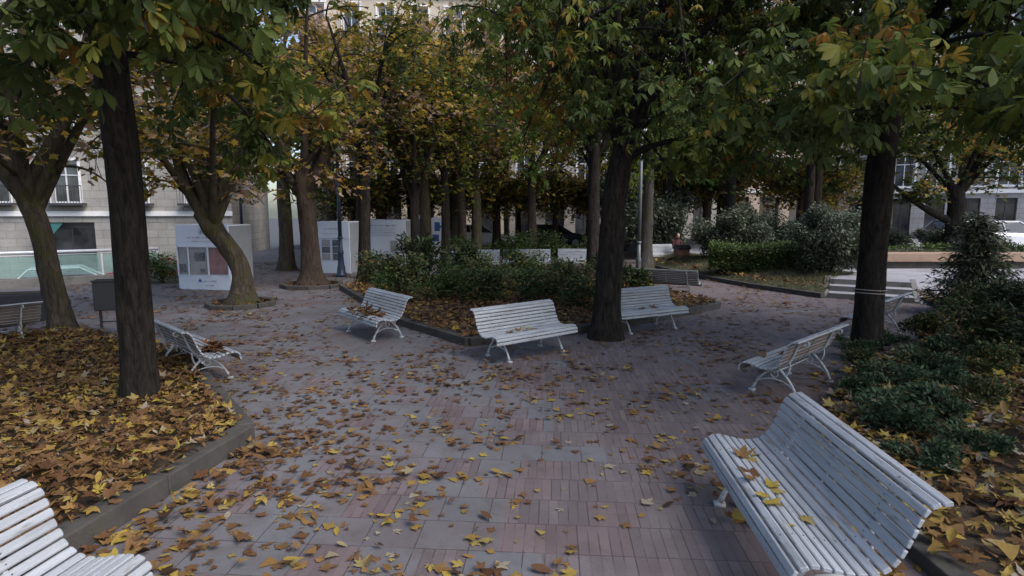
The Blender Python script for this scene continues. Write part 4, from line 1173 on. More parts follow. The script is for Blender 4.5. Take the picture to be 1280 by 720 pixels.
tree((-5.95, 17.5, 0.0), 'thick upright trunk with a broad flared foot, left of the blue lamp post',
     trunk=[(0, 0, -.05, 0.378), (0, 0, .4, 0.297), (0, 0, 1.1, 0.261), (-.05, 0, 1.9, 0.252), (-.12, 0, 2.8, 0.243), (-.2, 0, 3.6, 0.180)],
     limbs=[[(-.1, 0, 2.6, .2), (-.7, 0, 3.4, .15), (-1.6, .1, 4.8, .09)], [(-.1, 0, 2.7, .2), (.35, 0, 3.4, .15), (.9, .1, 5.0, .09)]],
     n_limb=6, crown=((-.1, 0, 6.0), (3.5, 3.5, 3.5)), n_sec=7, n_twig=5, lpt=11, size=.18, tmpl=TLOB_LO, lmat='leaf_autumn', bark='bark_brown', zmin=2.35, tint=(.5, .32), flare=1.75, rough=.1, seed=17)
# mid distance singles, explicit trunks
tree((-4.9, 19.6, 0), 'narrow straight dark trunk right of the blue lamp post', trunk=[(0, 0, -.05, 0.212), (.02, 0, 1, 0.196), (.08, 0, 3.0, 0.170), (.1, 0, 4.6, 0.136)], n_limb=7, crown=((0, 0, 6.3), (3.2, 3.2, 4.0)),
     n_sec=9, n_twig=5, lpt=10, size=.19, tmpl=TLOB_LO, lmat='leaf_autumn', bark='bark_dark', zmin=2.25, tint=(.38, .25), seed=18)
tree((-3.7, 22.6, 0), 'thin dark trunk forking in a V behind the open dark shrub', trunk=[(0, 0, -.05, 0.178), (0, 0, 1, 0.162), (.02, 0, 2.6, 0.162), (.02, 0, 3.0, 0.170)],
     limbs=[[(0, 0, 2.8, .15), (-.35, 0, 3.5, .12), (-.6, 0, 5, .07)], [(0, 0, 2.8, .15), (.4, 0, 3.5, .12), (.8, 0, 5, .07)]], n_limb=4, crown=((0, 0, 6.6), (3.2, 3.2, 4.2)),
     n_sec=9, n_twig=5, lpt=10, size=.19, tmpl=TLOB_LO, lmat='leaf_autumn', bark='bark_dark', zmin=2.3, tint=(.36, .25), seed=19)
tree((2.62, 19.2, 0), 'slender dark trunk just left behind the thick central one', trunk=[(0, 0, -.05, .22), (0, 0, 1, .2), (0, 0, 3.2, .19), (0, 0, 5, .15)], n_limb=7, crown=((0, 0, 6.3), (3.4, 3.4, 3.6)),
     n_sec=7, n_twig=5, lpt=14, size=.2, tmpl=TCH_LO[1:], lmat='leaf_lime', bark='bark_dark', zmin=2.9, tint=(.35, .3), seed=20)
t_g = tree((5.12, 22.6, 0), 'pale grey trunk right of the thick central one, near the far bench', name='grey_tree', trunk=[(0, 0, -.05, .27), (0, 0, .8, .225), (0, 0, 3.2, .21), (0.05, 0, 5, .16)], n_limb=7, crown=((0, 0, 6.6), (3.5, 3.5, 3.9)),
     n_sec=7, n_twig=5, lpt=14, size=.2, tmpl=TCH_LO[1:], lmat='leaf_lime', bark='bark_grey', zmin=2.7, tint=(.5, .3), seed=21)
tree((16.6, 22.4, TZ), 'dark trunk with short crooked limbs behind the conifer and brown wall', trunk=[(0, 0, -.05, .34), (0, 0, 1.0, .26), (.1, 0, 2.0, .3), (-.1, 0, 2.8, .24)],
     limbs=[[(0, 0, 1.4, .16), (-.9, 0, 1.8, .12), (-1.9, -.2, 2.3, .08), (-3, -.2, 3.2, .04)], [(0, 0, 2.4, .2), (.5, 0, 3.2, .14), (1, 0, 4.6, .08)]], n_limb=5, crown=((-.4, 0, 4.4), (3.9, 3.4, 2.1)),
     n_sec=7, n_twig=5, lpt=14, size=.2, tmpl=TLOB_LO, lmat='leaf_mixed', bark='bark_dark', zmin=2.6, tint=(.5, .25), seed=22)

# prototypes for the rows further back
def proto(kind, label):
    kw = dict(n_sec=8, n_twig=5, lpt=9, size=.22, tmpl=TLOB_LO, n_limb=11)
    K = {'yellow': dict(trunk=[(0, 0, -.05, .24), (.03, 0, 1.2, .21), (-.03, 0, 2.8, .19), (0, 0, 4.4, .16), (.05, 0, 7, .1)], crown=((0, 0, 6.6), (3.3, 3.3, 4.7)), lmat='leaf_autumn', bark='bark_brown', tint=(.58, .28), zmin=2.05, seed=31),
         'tan': dict(trunk=[(0, 0, -.05, .27), (-.05, 0, 1.2, .24), (-.02, 0, 2.6, .23), (0, 0, 3.8, .17), (-.1, 0, 6.6, .1)], crown=((0, 0, 6.4), (3.4, 3.4, 4.5)), lmat='leaf_autumn', bark='bark_plane', tint=(.80, .3), zmin=2.1, seed=32),
         'green': dict(size=.2, trunk=[(0, 0, -.05, .23), (.02, 0, 1.2, .2), (.05, 0, 3.0, .18), (0, 0, 4.6, .14), (0, .1, 7.4, .1)], crown=((0, 0, 6.8), (3.5, 3.5, 4.9)), lmat='leaf_lime', bark='bark_dark', tint=(.42, .26), zmin=2.1, seed=33),
         'low': dict(trunk=[(0, 0, -.05, .2), (.02, 0, 1.2, .17), (.0, 0, 2.6, .14), (0, 0, 3.4, .1)], crown=((0, 0, 3.5), (3.0, 3.0, 2.5)), lmat='leaf_autumn', bark='bark_brown', tint=(.5, .32), zmin=1.05, seed=35),
         'dark': dict(trunk=[(0, 0, -.05, .26), (0, 0, 1.2, .23), (0, 0, 3.0, .2), (0, 0, 5.0, .14)], crown=((0, 0, 4.9), (3.3, 3.3, 3.1)), lmat='leaf_chestnut', bark='bark_dark', tint=(.2, .15), zmin=1.9, seed=34)}[kind]
    kw.update(K)
    r = empty('tree', (0, 0, 0), 0, label, 'tree', 'trees of the rows further back')
    make_tree(r, (0, 60, 0), **kw)     # grown clear of the camera, then moved into place
    return r
FAR = [('tan', (-3.0, 32.5, 0), 1.35, 'tall tan tree far back rising over the V forked one'),
       ('yellow', (-7.4, 34.0, 0), 1.35, 'tall golden tree far back left, over the thick upright trunk'),
       ('tan', (-3.75, 25.6, 0), 1.0, 'brown trunk right beside the V forked thin tree'),
       ('green', (-2.85, 25.4, 0), .95, 'second trunk right of the V forked thin tree, over the shrubs'),
       ('yellow', (-2.35, 28.0, 0), .95, 'third, thinner trunk right of the V forked tree'),
       ('tan', (-1.7, 28.2, 0), 1.0, 'trunk left of the gap above the bright middle shrub'),
       ('yellow', (1.0, 30.0, 0), 1.05, 'yellow leaved tree above the bright shrubs in the centre'),
       ('yellow', (-.9, 34.5, 0), 1.1, 'golden tree far back in the centre before the pale building'),
       ('green', (4.3, 31.0, 0), 1.05, 'green tree far back, right of the central trunk'),
       ('dark', (7.9, 30.5, TZ), 1.1, 'dark leaved tree behind the brick plinth'),
       ('dark', (10.6, 29.0, TZ), 1.1, 'dark leaved tree behind the big round bushes'),
       ('green', (13.6, 27.5, TZ), 1.1, 'broad green tree behind the brown wall, left part'),
       ('tan', (12.4, 34.5, TZ), 1.15, 'tan leaved tree deep in the gap right of the right trunk'),
       ('yellow', (15.8, 31.0, TZ), 1.05, 'yellowing tree behind the brown wall, right part'),
       ('green', (20.6, 27.5, TZ), 1.0, 'green tree at the right edge before the glazed building'),
       ('tan', (21.0, 33.5, TZ), 1.1, 'tan tree far right, nearer the street'),
       ('tan', (-8.6, 22.5, 0), 1.05, 'pinkish tan tree behind the white display stand'),
       ('yellow', (-11.6, 22.6, 0), 1.0, 'yellow tree at the street behind the fresh green bush'),
       ('yellow', (-7.2, 28.5, 0), 1.1, 'yellow tree behind the thick upright trunk'),
       ('green', (-5.3, 31.5, 0), 1.1, 'green tree far back between the two display stands'),
       ('tan', (-10.2, 33.8, 0), 1.2, 'far tan tree left of the cream building'),
       ('green', (7.5, 37.0, TZ), 1.2, 'tall green tree far back beside the street'),]
FAR += [('low', (x, y, z), s, lab) for x, y, z, s, lab in [
    (-9.6, 36.0, 0, 1.0, 'low crowned golden street tree far back behind the first display stand'),
    (-3.9, 36.6, 0, 1.05, 'low crowned golden street tree seen between the V forked tree and its neighbour'),
    (.4, 38.2, 0, 1.0, 'low crowned golden street tree in front of the pale central building'),
    (4.7, 36.4, 0, .95, 'low crowned street tree right behind the central trunk'),
    (9.4, 38.5, TZ, 1.1, 'low crowned street tree behind the dark leaved trees of the terrace'),
    (13.2, 38.0, TZ, 1.15, 'low crowned street tree before the tan building'),
    (6.3, 34.2, 0, 1.0, 'low crowned golden tree behind the person and the brick plinth'),
    (10.9, 33.6, TZ, 1.05, 'low crowned golden tree behind the two big round bushes'),
    (-1.9, 33.4, 0, .95, 'low crowned golden tree behind the row of thin trunks, left of centre'),
    (2.5, 34.0, 0, 1.0, 'low crowned golden tree left behind the thick central trunk'),
    (16.6, 34.4, TZ, 1.05, 'low crowned tree behind the yellowing tree of the terrace'),
    (-7.0, 31.2, 0, .9, 'low crowned golden tree behind the stone ringed upright trunk'),
    (18.6, 36.5, TZ, 1.0, 'low crowned street tree seen right of the right trunk')]]
TP = {}
for kd, loc, s, lab in FAR:
    if kd not in TP: TP[kd] = proto(kd, lab); o = TP[kd]
    else: o = copy_tree(TP[kd], None, lab)
    o.location = loc; o.rotation_euler = (0, 0, random.uniform(0, 6.28)); o.scale = (s, s, s)

for kd, loc, s, lab in [('green', (-5.0, -2.5, 0), 1.0, 'out-of-view tree added behind the viewpoint on the left to shade the foreground'),  # out-of-frame trees added to shade the trunks and benches near the camera
                        ('dark', (-9.8, 3.6, 0), 1.0, 'out-of-view tree added beyond the left picture edge beside the leaf bed for its shade'),
                        ('green', (8.8, 2.4, 0), 1.0, 'out-of-view tree added beyond the right picture edge to shade the foreground bench')]:
    o = copy_tree(TP[kd], None, lab); o.location = loc; o.scale = (s, s, s)

# stone rings at the feet of two plane trees
def ring(c, r, label):
    mb = MB(); n = 9
    for i in range(n):
        a0, a1 = 2 * math.pi * (i + .03) / n, 2 * math.pi * (i + .97) / n
        P4 = [(c[0] + rr * math.cos(a), c[1] + rr * math.sin(a)) for rr, a in ((r, a0), (r, a1), (r - .14, a1), (r - .14, a0))]
        mb.prism(P4[::-1] if False else P4, -.02, .11 + random.uniform(-.01, .01))
    tag(mb.build('stone_ring', M['kerb'], None, bevel=.012), label, 'kerb ring')
    n = 130; a = rng.uniform(0, 6.28, n); q = (r - .1) * np.sqrt(rng.random(n))
    litter('leaf_litter', np.column_stack([c[0] + q * np.cos(a), c[1] + q * np.sin(a)]), .03 + rng.random(n) * .07, rng.uniform(.1, .18, n), rng.normal(.4, .2, n), 'leaves caught inside the stone ring round the %s' % label.split('round the ')[1])
ring((-6.42, 13.9), .80, 'low stone ring round the leaning mossy trunk before the display stand')
ring((-5.95, 17.5), .92, 'low stone ring round the flared foot of the thick upright trunk')
# string round the right trunk
mb = MB()
for z, rr in ((.93, .235), (.98, .234)):
    mb.tube([(5.72 + rr * math.cos(a), 9.38 + rr * math.sin(a), z + .004 * math.sin(2 * a)) for a in np.linspace(0, 2 * math.pi, 25)], .006, 5)
tag(mb.build('string', M['string'], None), 'pale string wound twice round the dark right trunk', 'string')

# ------------------------------------------------------------------ street furniture
def litter_bin(loc, rz, label):
    r = empty('litter_bin', loc, rz, label, 'litter bin')
    g = MB(); g.prism([(-.19, -.15), (.19, -.15), (.19, .15), (-.19, .15)], .42, .95); g.build('body', M['bin'], r, bevel=.015)
    g = MB()
    for x0, x1, y0, y1 in ((-.205, .205, -.165, -.13), (-.205, .205, .13, .165), (-.205, -.17, -.13, .13), (.17, .205, -.13, .13)): g.box(x0, x1, y0, y1, .95, .975)
    g.build('rim', M['bin'], r, bevel=.004)
    for x in (-.13, .13):
        g = MB(); g.box(x - .02, x + .02, -.02, .02, 0, .42); g.box(x - .05, x + .05, -.05, .05, 0, .012); g.build('leg', M['bin'], r)
    g = MB(); g.tube([(-.13, 0, .2), (.13, 0, .2)], .012, 6); g.build('crossbar', M['bin'], r)
litter_bin((-7.42, 10.75, 0), R(20), 'dark boxy litter bin on two legs beside the near dark trunk')

def lamp_post(loc, h, m, label, lantern=True, base_r=.11):
    r = empty('lamp_post', loc, 0, label, 'lamp post')
    g = MB(); g.lathe([(base_r * 1.7, 0), (base_r * 1.7, .08), (base_r * 1.35, .12), (base_r * 1.25, .3), (base_r, .42), (base_r * .82, .75), (base_r * .95, .80), (base_r * .95, .86), (base_r * .7, .92), (base_r * .62, 1.3)], 14); g.build('base', m, r, smooth=True)
    g = MB(); g.lathe([(base_r * .62, 1.3), (base_r * .6, h * .6), (base_r * .48, h)], 12); g.build('pole', m, r, smooth=True)
    g = MB(); g.lathe([(base_r * .75, 1.30), (base_r * .9, 1.33), (base_r * .75, 1.37)], 12); g.build('collar', m, r, smooth=True)
    if lantern:
        g = MB(); g.lathe([(.06, h), (.13, h + .04), (.20, h + .38), (.19, h + .40)], 8); g.build('lamp_glass', M['lamp_glass'], r)
        g = MB(); g.lathe([(.23, h + .40), (.21, h + .44), (.10, h + .56), (.03, h + .60), (.025, h + .68)], 8); g.build('lamp_cap', m, r)
lamp_post((-5.85, 20.2, 0), 4.2, M['lamp_iron'], 'dark blue cast iron lamp post between the thick and the narrow trunk')
lamp_post((3.62, 16.9, 0), 4.4, M['grey_iron'], 'thin grey lamp post rising right of the thick central trunk', base_r=.085)
lamp_post((-10.9, 24.0, 0), 4.0, M['lamp_iron'], 'slim lamp post far left near the street trees', base_r=.09)

# glass railing on a low concrete upstand
r = empty('glass_railing', (0, 0, 0), 0, 'glass railing with a bright steel handrail on a low concrete upstand at the left', 'railing')
A, B = Vector((-21.5, 12.2, 0)), Vector((-11.5, 19.25, 0))
d = (B - A); L_ = d.length; ang = math.atan2(d.y, d.x); Mx = Matrix.Translation(A) @ Matrix.Rotation(ang, 4, 'Z')
g = MB(); g.box(0, L_, -.12, .12, -.02, .26, 0, Mx); g.build('upstand', M['concrete'], r, bevel=.01)
g = MB(); g.tube([Mx @ Vector((0, 0, 1.02)), Mx @ Vector((L_, 0, 1.02))], .045, 10); g.tube([Mx @ Vector((0, 0, .93)), Mx @ Vector((L_, 0, .93))], .012, 8); g.build('handrail', M['steel'], r, smooth=True)
npan = 8
for i in range(npan + 1):
    x = L_ * i / npan; x = min(max(x, .03), L_ - .03)
    g = MB(); g.box(x - .022, x + .022, -.012, .012, .26, 1.0, 0, Mx); g.build('post', M['steel'], r)
    if i < npan:
        g = MB(); g.box(L_ * i / npan + .04, L_ * (i + 1) / npan - .04, -.005, .005, .30, .90, 0, Mx); g.build('glass_pane', M['rail_glass'], r)

# dark planter at the left edge behind the bench
pl = empty('planter_box', (-10.0, 12.0, 0), R(15), 'low dark planter box with a few leaves at the left edge behind the bench', 'planter')
g = MB(); g.box(-.55, .55, -.28, .28, 0, .55); g.build('body', M['bin'], pl, bevel=.02)
g = MB(); g.box(-.5, .5, -.23, .23, .55, .565); g.build('soil', M['soil'], pl)

# ------------------------------------------------------------------ white display stands
def panel_text(mb, x0, x1, z, h, y, seed, gap=.25):
    """a line of small glyph-like strokes, illegible as in the photograph"""
    rr = random.Random(seed); x = x0
    while x < x1:
        wd = rr.uniform(.3, .7) * h
        if rr.random() > gap * .6:
            mb.box(x, x + h * .16, y - .002, y, z, z + h * rr.choice((.7, 1)))
            if rr.random() < .7: mb.box(x + h * .17, x + wd, y - .002, y, z + h * rr.choice((0, .35, .6)), z + h * rr.choice((.15, .5, .72)) + .004)
        x += wd + h * .14
def stand(loc, rz, W_, D_, H_, label, kind):
    r = empty('display_stand', loc, rz, label, 'display stand')
    g = MB(); g.box(-W_ / 2, W_ / 2, 0, D_, 0, H_); g.build('body', M['panel_white' if kind != 1 else 'panel_white'], r, bevel=.01)
    g = MB(); g.box(W_ / 2 + .002, W_ / 2 + .022, .03, D_ - .03, .03, H_ - .03); g.build('side_panel', M['panel_grey'], r)
    g = MB(); g.box(-W_ / 2 - .022, -W_ / 2 - .002, .03, D_ - .03, .03, H_ - .03); g.build('side_panel', M['panel_grey'], r)
    g = MB(); g.box(-W_ / 2 + .01, W_ / 2 - .01, -.022, -.002, H_ * .68, H_ - .01); g.build('header_panel', M['panel_white'], r)
    yf = -.024
    if kind == 1:
        x0, x1 = -W_ / 2 + .05, W_ / 2 - .05
        g = MB(); g.box(x0, x1, -.012, -.002, H_ * .24, H_ * .66); g.build('photo', M['photo_grey'], r)
        for a, b, c, e, m_ in ((x0 + .02, x0 + .22, H_ * .27, H_ * .40, 'photo_dark'), (x0 + .5, x0 + .82, H_ * .45, H_ * .58, 'photo_dark'), (x0 + .66, x0 + .80, H_ * .27, H_ * .33, 'photo_dark'), (x0 + .96, x1 - .01, H_ * .25, H_ * .65, 'photo_red')):
            g = MB(); g.box(a, b, -.018, -.013, c, e); g.build('photo', M[m_], r)
        g = MB()
        for x in (x0 - .03, x0 + .3, x0 + .9, x1 + .0): g.box(x, x + .035, -.045, -.0185, H_ * .22, H_ * .68)
        g.box(x0 - .03, x1 + .035, -.045, -.024, H_ * .66, H_ * .68); g.build('glazing_frame', M['panel_white'], r)
        g = MB(); panel_text(g, -.45, .38, H_ * .795, .045, yf, 3); g.build('lettering', M['ink_red'], r)
        g = MB(); panel_text(g, -.32, .34, H_ * .74, .03, yf, 4); panel_text(g, -.05, .35, H_ * .125, .05, -.002, 5); panel_text(g, .0, .3, H_ * .06, .035, -.002, 6); g.build('lettering', M['ink_grey'], r)
        g = MB(); c = Vector((-.02, 0, H_ * .90))
        g.tube([(c.x + .075 * math.cos(a), yf, c.z + .075 * math.sin(a)) for a in np.linspace(0, 6.283, 17)], .007, 5); g.box(c.x - .03, c.x + .03, yf - .004, yf, c.z - .05, c.z + .03); g.build('emblem', M['ink_grey'], r)
        g = MB(); g.box(-.19, -.10, -.006, -.002, H_ * .12, H_ * .155); g.box(-.165, -.125, -.006, -.002, H_ * .157, H_ * .175); g.build('emblem', M['ink_blue'], r)
    elif kind == 2:
        for k, (a, b) in enumerate(((-.42, -.10), (.0, .34))):
            for q in range(3):
                g = MB(); g.box(a, b, -.012, -.002, H_ * (.26 + .135 * q), H_ * (.26 + .135 * q + .122)); g.build('photo', M['photo_dark' if (k + q) % 2 or k else 'photo_grey'], r)
        g = MB(); panel_text(g, -.3, .3, H_ * .85, .05, yf, 8); panel_text(g, -.36, .36, H_ * .76, .03, yf, 9); g.build('lettering', M['ink_grey'], r)
    else:
        g = MB(); panel_text(g, -.5, .5, H_ * .86, .07, yf, 10)
        for q in range(3): panel_text(g, -.45, .5, H_ * (.72 + .04 * q), .03, yf, 11 + q)
        g.build('lettering', M['ink_grey'], r)
        g = MB(); g.box(.3, .6, -.012, -.002, H_ * .3, H_ * .55); g.build('photo', M['photo_grey'], r)
    return r
stand((-8.72, 16.7, 0), R(-8), 1.62, 1.1, 1.84, 'white display stand with a glazed photo panel behind the leaning mossy trunk', 1)
stand((-6.45, 21.3, 0), R(-12), 1.35, 1.3, 1.86, 'white display stand with columns of dark photos behind the blue lamp post', 2)
stand((-5.3, 24.4, 0), R(-5), 1.9, 1.6, 1.88, 'white display stand with lines of text above the open dark shrub', 3)
def totem(loc, rz, w_, h, label, patch):
    r = empty('information_totem', loc, rz, label, 'sign')
    pts = [(-w_ / 2, .1), (w_ / 2, .1)] + [(w_ / 2 * math.cos(a), h - w_ / 2 + w_ / 2 * math.sin(a)) for a in np.linspace(0, math.pi, 11)]
    g = MB(); n = len(pts); g.add([(x, -.06, z) for x, z in pts] + [(x, .06, z) for x, z in pts], [tuple(range(n)), tuple(range(2 * n - 1, n - 1, -1))] + [(i, n + i, n + (i + 1) % n, (i + 1) % n) for i in range(n)]); g.build('panel', M['panel_white'], r)
    g = MB(); g.box(-w_ / 2 - .05, w_ / 2 + .05, -.15, .15, 0, .1); g.build('foot', M['grey_iron'], r)
    g = MB()
    for a, b, c, e in patch: g.box(a, b, -.066, -.061, c, e)
    g.build('printed_patch', M['ink_blue'], r)
totem((-3.35, 26.6, 0), R(-10), .75, 2.0, 'white round topped information sign with blue print between the far trunks', [(-.1, .15, 1.35, 1.75), (-.2, .1, .9, 1.2), (.02, .28, 1.5, 1.6)])
totem((-4.35, 27.2, 0), R(5), .45, 2.1, 'narrow white sign with a blue stripe left of the V forked tree', [(-.02, .16, .3, 1.9)])

# brick plinth with dark cap
r = empty('brick_plinth', (6.85, 23.9, 0), R(10), 'brown brick plinth with a dark overhanging cap beside the far bench', 'plinth')
g = MB(); g.box(-.24, .24, -.24, .24, 0, .72); g.build('shaft', M['brick'], r, bevel=.01)
g = MB(); g.box(-.28, .28, -.28, .28, .72, .81); g.box(-.24, .24, -.24, .24, .813, .90); g.build('cap', M['bin'], r, bevel=.012)

# ------------------------------------------------------------------ seated person on the far bench
def skin_body(name, verts, edges, radii, m, parent=None, sub=2):
    me = bpy.data.meshes.new(name); me.from_pydata(verts, edges, []); o = link_mesh(name, me, m, parent)
    sk = o.modifiers.new('skin', 'SKIN'); sk.use_smooth_shade = True
    for v, rr in zip(me.skin_vertices[0].data, radii): v.radius = rr if hasattr(rr, '__len__') else (rr, rr)
    me.skin_vertices[0].data[0].use_root = True
    s = o.modifiers.new('sub', 'SUBSURF'); s.levels = sub; s.render_levels = sub
    return o
x0, y0, a0, _ = BENCHES[13]
pr = empty('person', (x0 + .62, y0 - .08, 0), R(a0 + 90), 'person in dark maroon clothes sitting on the far bench beside the brick plinth', 'person')
# local: faces -Y, hips on the seat
V_ = [(0, -.02, .50), (0, .03, .66), (0, .07, .84), (0, .08, .98), (0, .06, 1.07), (0, .03, 1.15), (0, .01, 1.22),
      (-.17, .07, .96), (-.22, -.02, .74), (-.12, -.22, .62), (-.07, -.28, .60), (.17, .07, .96), (.22, -.02, .74), (.12, -.22, .62), (.07, -.28, .60),
      (-.10, -.06, .50), (-.12, -.46, .52), (-.12, -.46, .12), (-.12, -.52, .04), (-.12, -.64, .035), (.10, -.06, .50), (.12, -.46, .52), (.12, -.44, .12), (.12, -.50, .04), (.12, -.62, .035)]
E_ = [(0, 1), (1, 2), (2, 3), (3, 4), (4, 5), (5, 6), (3, 7), (7, 8), (8, 9), (9, 10), (3, 11), (11, 12), (12, 13), (13, 14), (0, 15), (15, 16), (16, 17), (17, 18), (18, 19), (0, 20), (20, 21), (21, 22), (22, 23), (23, 24)]
Rr = [(.17, .13), (.15, .11), (.17, .115), (.13, .09), (.055, .055), (.08, .09), (.07, .085), .06, .05, .038, .035, .06, .05, .038, .035, .095, .07, .045, .045, .035, .095, .07, .045, .045, .035]
skin_body('body', V_, E_, Rr, M['maroon'], pr)
g = MB(); g.lathe([(.0, -.115), (.05, -.10), (.075, -.05), (.082, 0), (.08, .05), (.06, .095), (.0, .115)], 12)
hd = g.build('head', M['skin'], pr, smooth=True); hd.location = (0, .0, 1.19)
g = MB(); g.tube([(0, -.08, -.01), (0, -.105, -.02), (0, -.085, -.03)], [.008, .016, .008], 6); g.build('nose', M['skin'], hd)
g = MB(); g.lathe([(.090, -.02), (.093, .04), (.07, .105), (.0, .128)], 12, c=(0, .014)); g.build('hair', M['hair'], hd, smooth=True)

# ------------------------------------------------------------------ cars
def make_car(label, paint):
    r = empty('parked_car', (0, 0, 0), 0, label, 'car', 'cars parked along the street')
    # body by cross sections along x; each (x, half width, z bottom, z belt)
    sec = [(-2.05, .70, .42, .78), (-1.95, .80, .28, .92), (-1.2, .86, .22, .98), (0, .88, .20, .96), (1.1, .86, .22, .92), (1.85, .80, .28, .78), (2.02, .66, .40, .66)]
    g = MB(); vs = []
    for x, w_, zb, zt in sec:
        for y, z in ((-w_ * .86, zb), (-w_, zb + .16), (-w_, zt - .12), (-w_ * .9, zt), (w_ * .9, zt), (w_, zt - .12), (w_, zb + .16), (w_ * .86, zb)): vs.append((x, y, z))
    fs = [(i * 8 + k, i * 8 + (k + 1) % 8, (i + 1) * 8 + (k + 1) % 8, (i + 1) * 8 + k) for i in range(6) for k in range(8)] + [tuple(range(7, -1, -1)), tuple(range(48, 56))]
    g.add(vs, fs); g.build('body', paint, r, smooth=False, bevel=.04)
    cab = [(-1.75, .68, .93), (-1.25, .62, 1.38), (.25, .62, 1.43), (1.1, .70, .90)]
    g = MB(); vs = []
    for x, w_, z in cab: vs += [(x, -w_, z), (x, w_, z)]
    vs += [(-1.75, -.76, .90), (-1.75, .76, .90), (1.1, -.76, .88), (1.1, .76, .88)]
    g.add([(-1.70, -.745, .93), (-1.70, .745, .93), (-1.28, -.60, 1.36), (-1.28, .60, 1.36), (.22, -.60, 1.40), (.22, .60, 1.40), (1.08, -.72, .91), (1.08, .72, .91)],
          [(0, 2, 3, 1), (4, 6, 7, 5), (0, 6, 4, 2), (1, 3, 5, 7), (2, 4, 5, 3), (0, 1, 7, 6)]); g.build('glass', M['glass'], r)
    g = MB(); g.prism([(-1.32, -.615), (.26, -.615), (.26, .615), (-1.32, .615)], 1.375, [1.40, 1.44, 1.44, 1.40])
    for y in (-1, 1):
        for a, b in (((-1.72, .75, .92), (-1.29, .61, 1.39)), ((.24, .61, 1.42), (1.10, .73, .90)), ((-.35, .755, .93), (-.45, .615, 1.41))):
            g.tube([(a[0], a[1] * y, a[2]), (b[0], b[1] * y, b[2])], .03, 5)
    g.build('roof', paint, r, bevel=.02)
    for x in (-1.28, 1.28):
        for y in (-1, 1):
            g = MB(); g.lathe([(.0, -.10), (.24, -.10), (.31, -.08), (.32, 0), (.31, .08), (.24, .10), (.0, .10)], 20); wv = g.build('wheel', M['tyre'], r, smooth=True)
            wv.rotation_euler = (R(90), 0, 0); wv.location = (x, y * .80, .32)
            g = MB(); g.lathe([(.0, -.108), (.20, -.106), (.205, -.07), (.205, .07), (.20, .106), (.0, .108)], 16); g.build('rim', M['rim'], wv)
    for y in (-1, 1):
        g = MB(); g.box(1.86, 1.965, y * .62 - .13, y * .62 + .13, .60, .70); g.build('headlight', M['head'], r, bevel=.01)
        g = MB(); g.box(-2.06, -1.96, y * .66 - .09, y * .66 + .09, .72, .86); g.build('tail_light', M['tail'], r, bevel=.01)
    return r
CARS = [('car_white', (-17.0, 22.8), 33, 'white parked car seen through the glass railing left of the near trunk'),
        ('car_red', (-15.7, 26.4), 20, 'red parked car behind the fresh green bush at the railing'),
        ('car_silver', (-22.6, 20.2), 33, 'silver parked car seen through the railing at the left edge'),
        ('car_white', (-2.2, 37.0), 5, 'white parked car glimpsed between far trunks left of centre'),
        ('car_dark', (2.6, 37.6), 5, 'dark parked car in front of the pale building in the centre'),
        ('car_silver', (6.6, 39.0), 8, 'silver parked car far back right of the central trunk'),
        ('car_white', (20.2, 24.6), 0, 'white parked car at the right edge beyond the conifer'),
        ('car_white', (24.9, 25.5), 0, 'second white parked car, cut by the right picture edge'),
        ('car_silver', (22.6, 29.6), 8, 'silver parked car behind the two white ones at the right edge'),
        ('car_dark', (-7.2, 35.5), 8, 'dark parked car far back between the display stands')]
CP = {}
for pm, (x, y), a, lab in CARS:
    if pm not in CP: CP[pm] = make_car(lab, M[pm]); o = CP[pm]
    else: o = copy_tree(CP[pm], None, lab)
    o.location = (x, y, TZ + .002 if x > 15 else SZ + .002 if x < -12 else .006); o.rotation_euler = (0, 0, R(a))

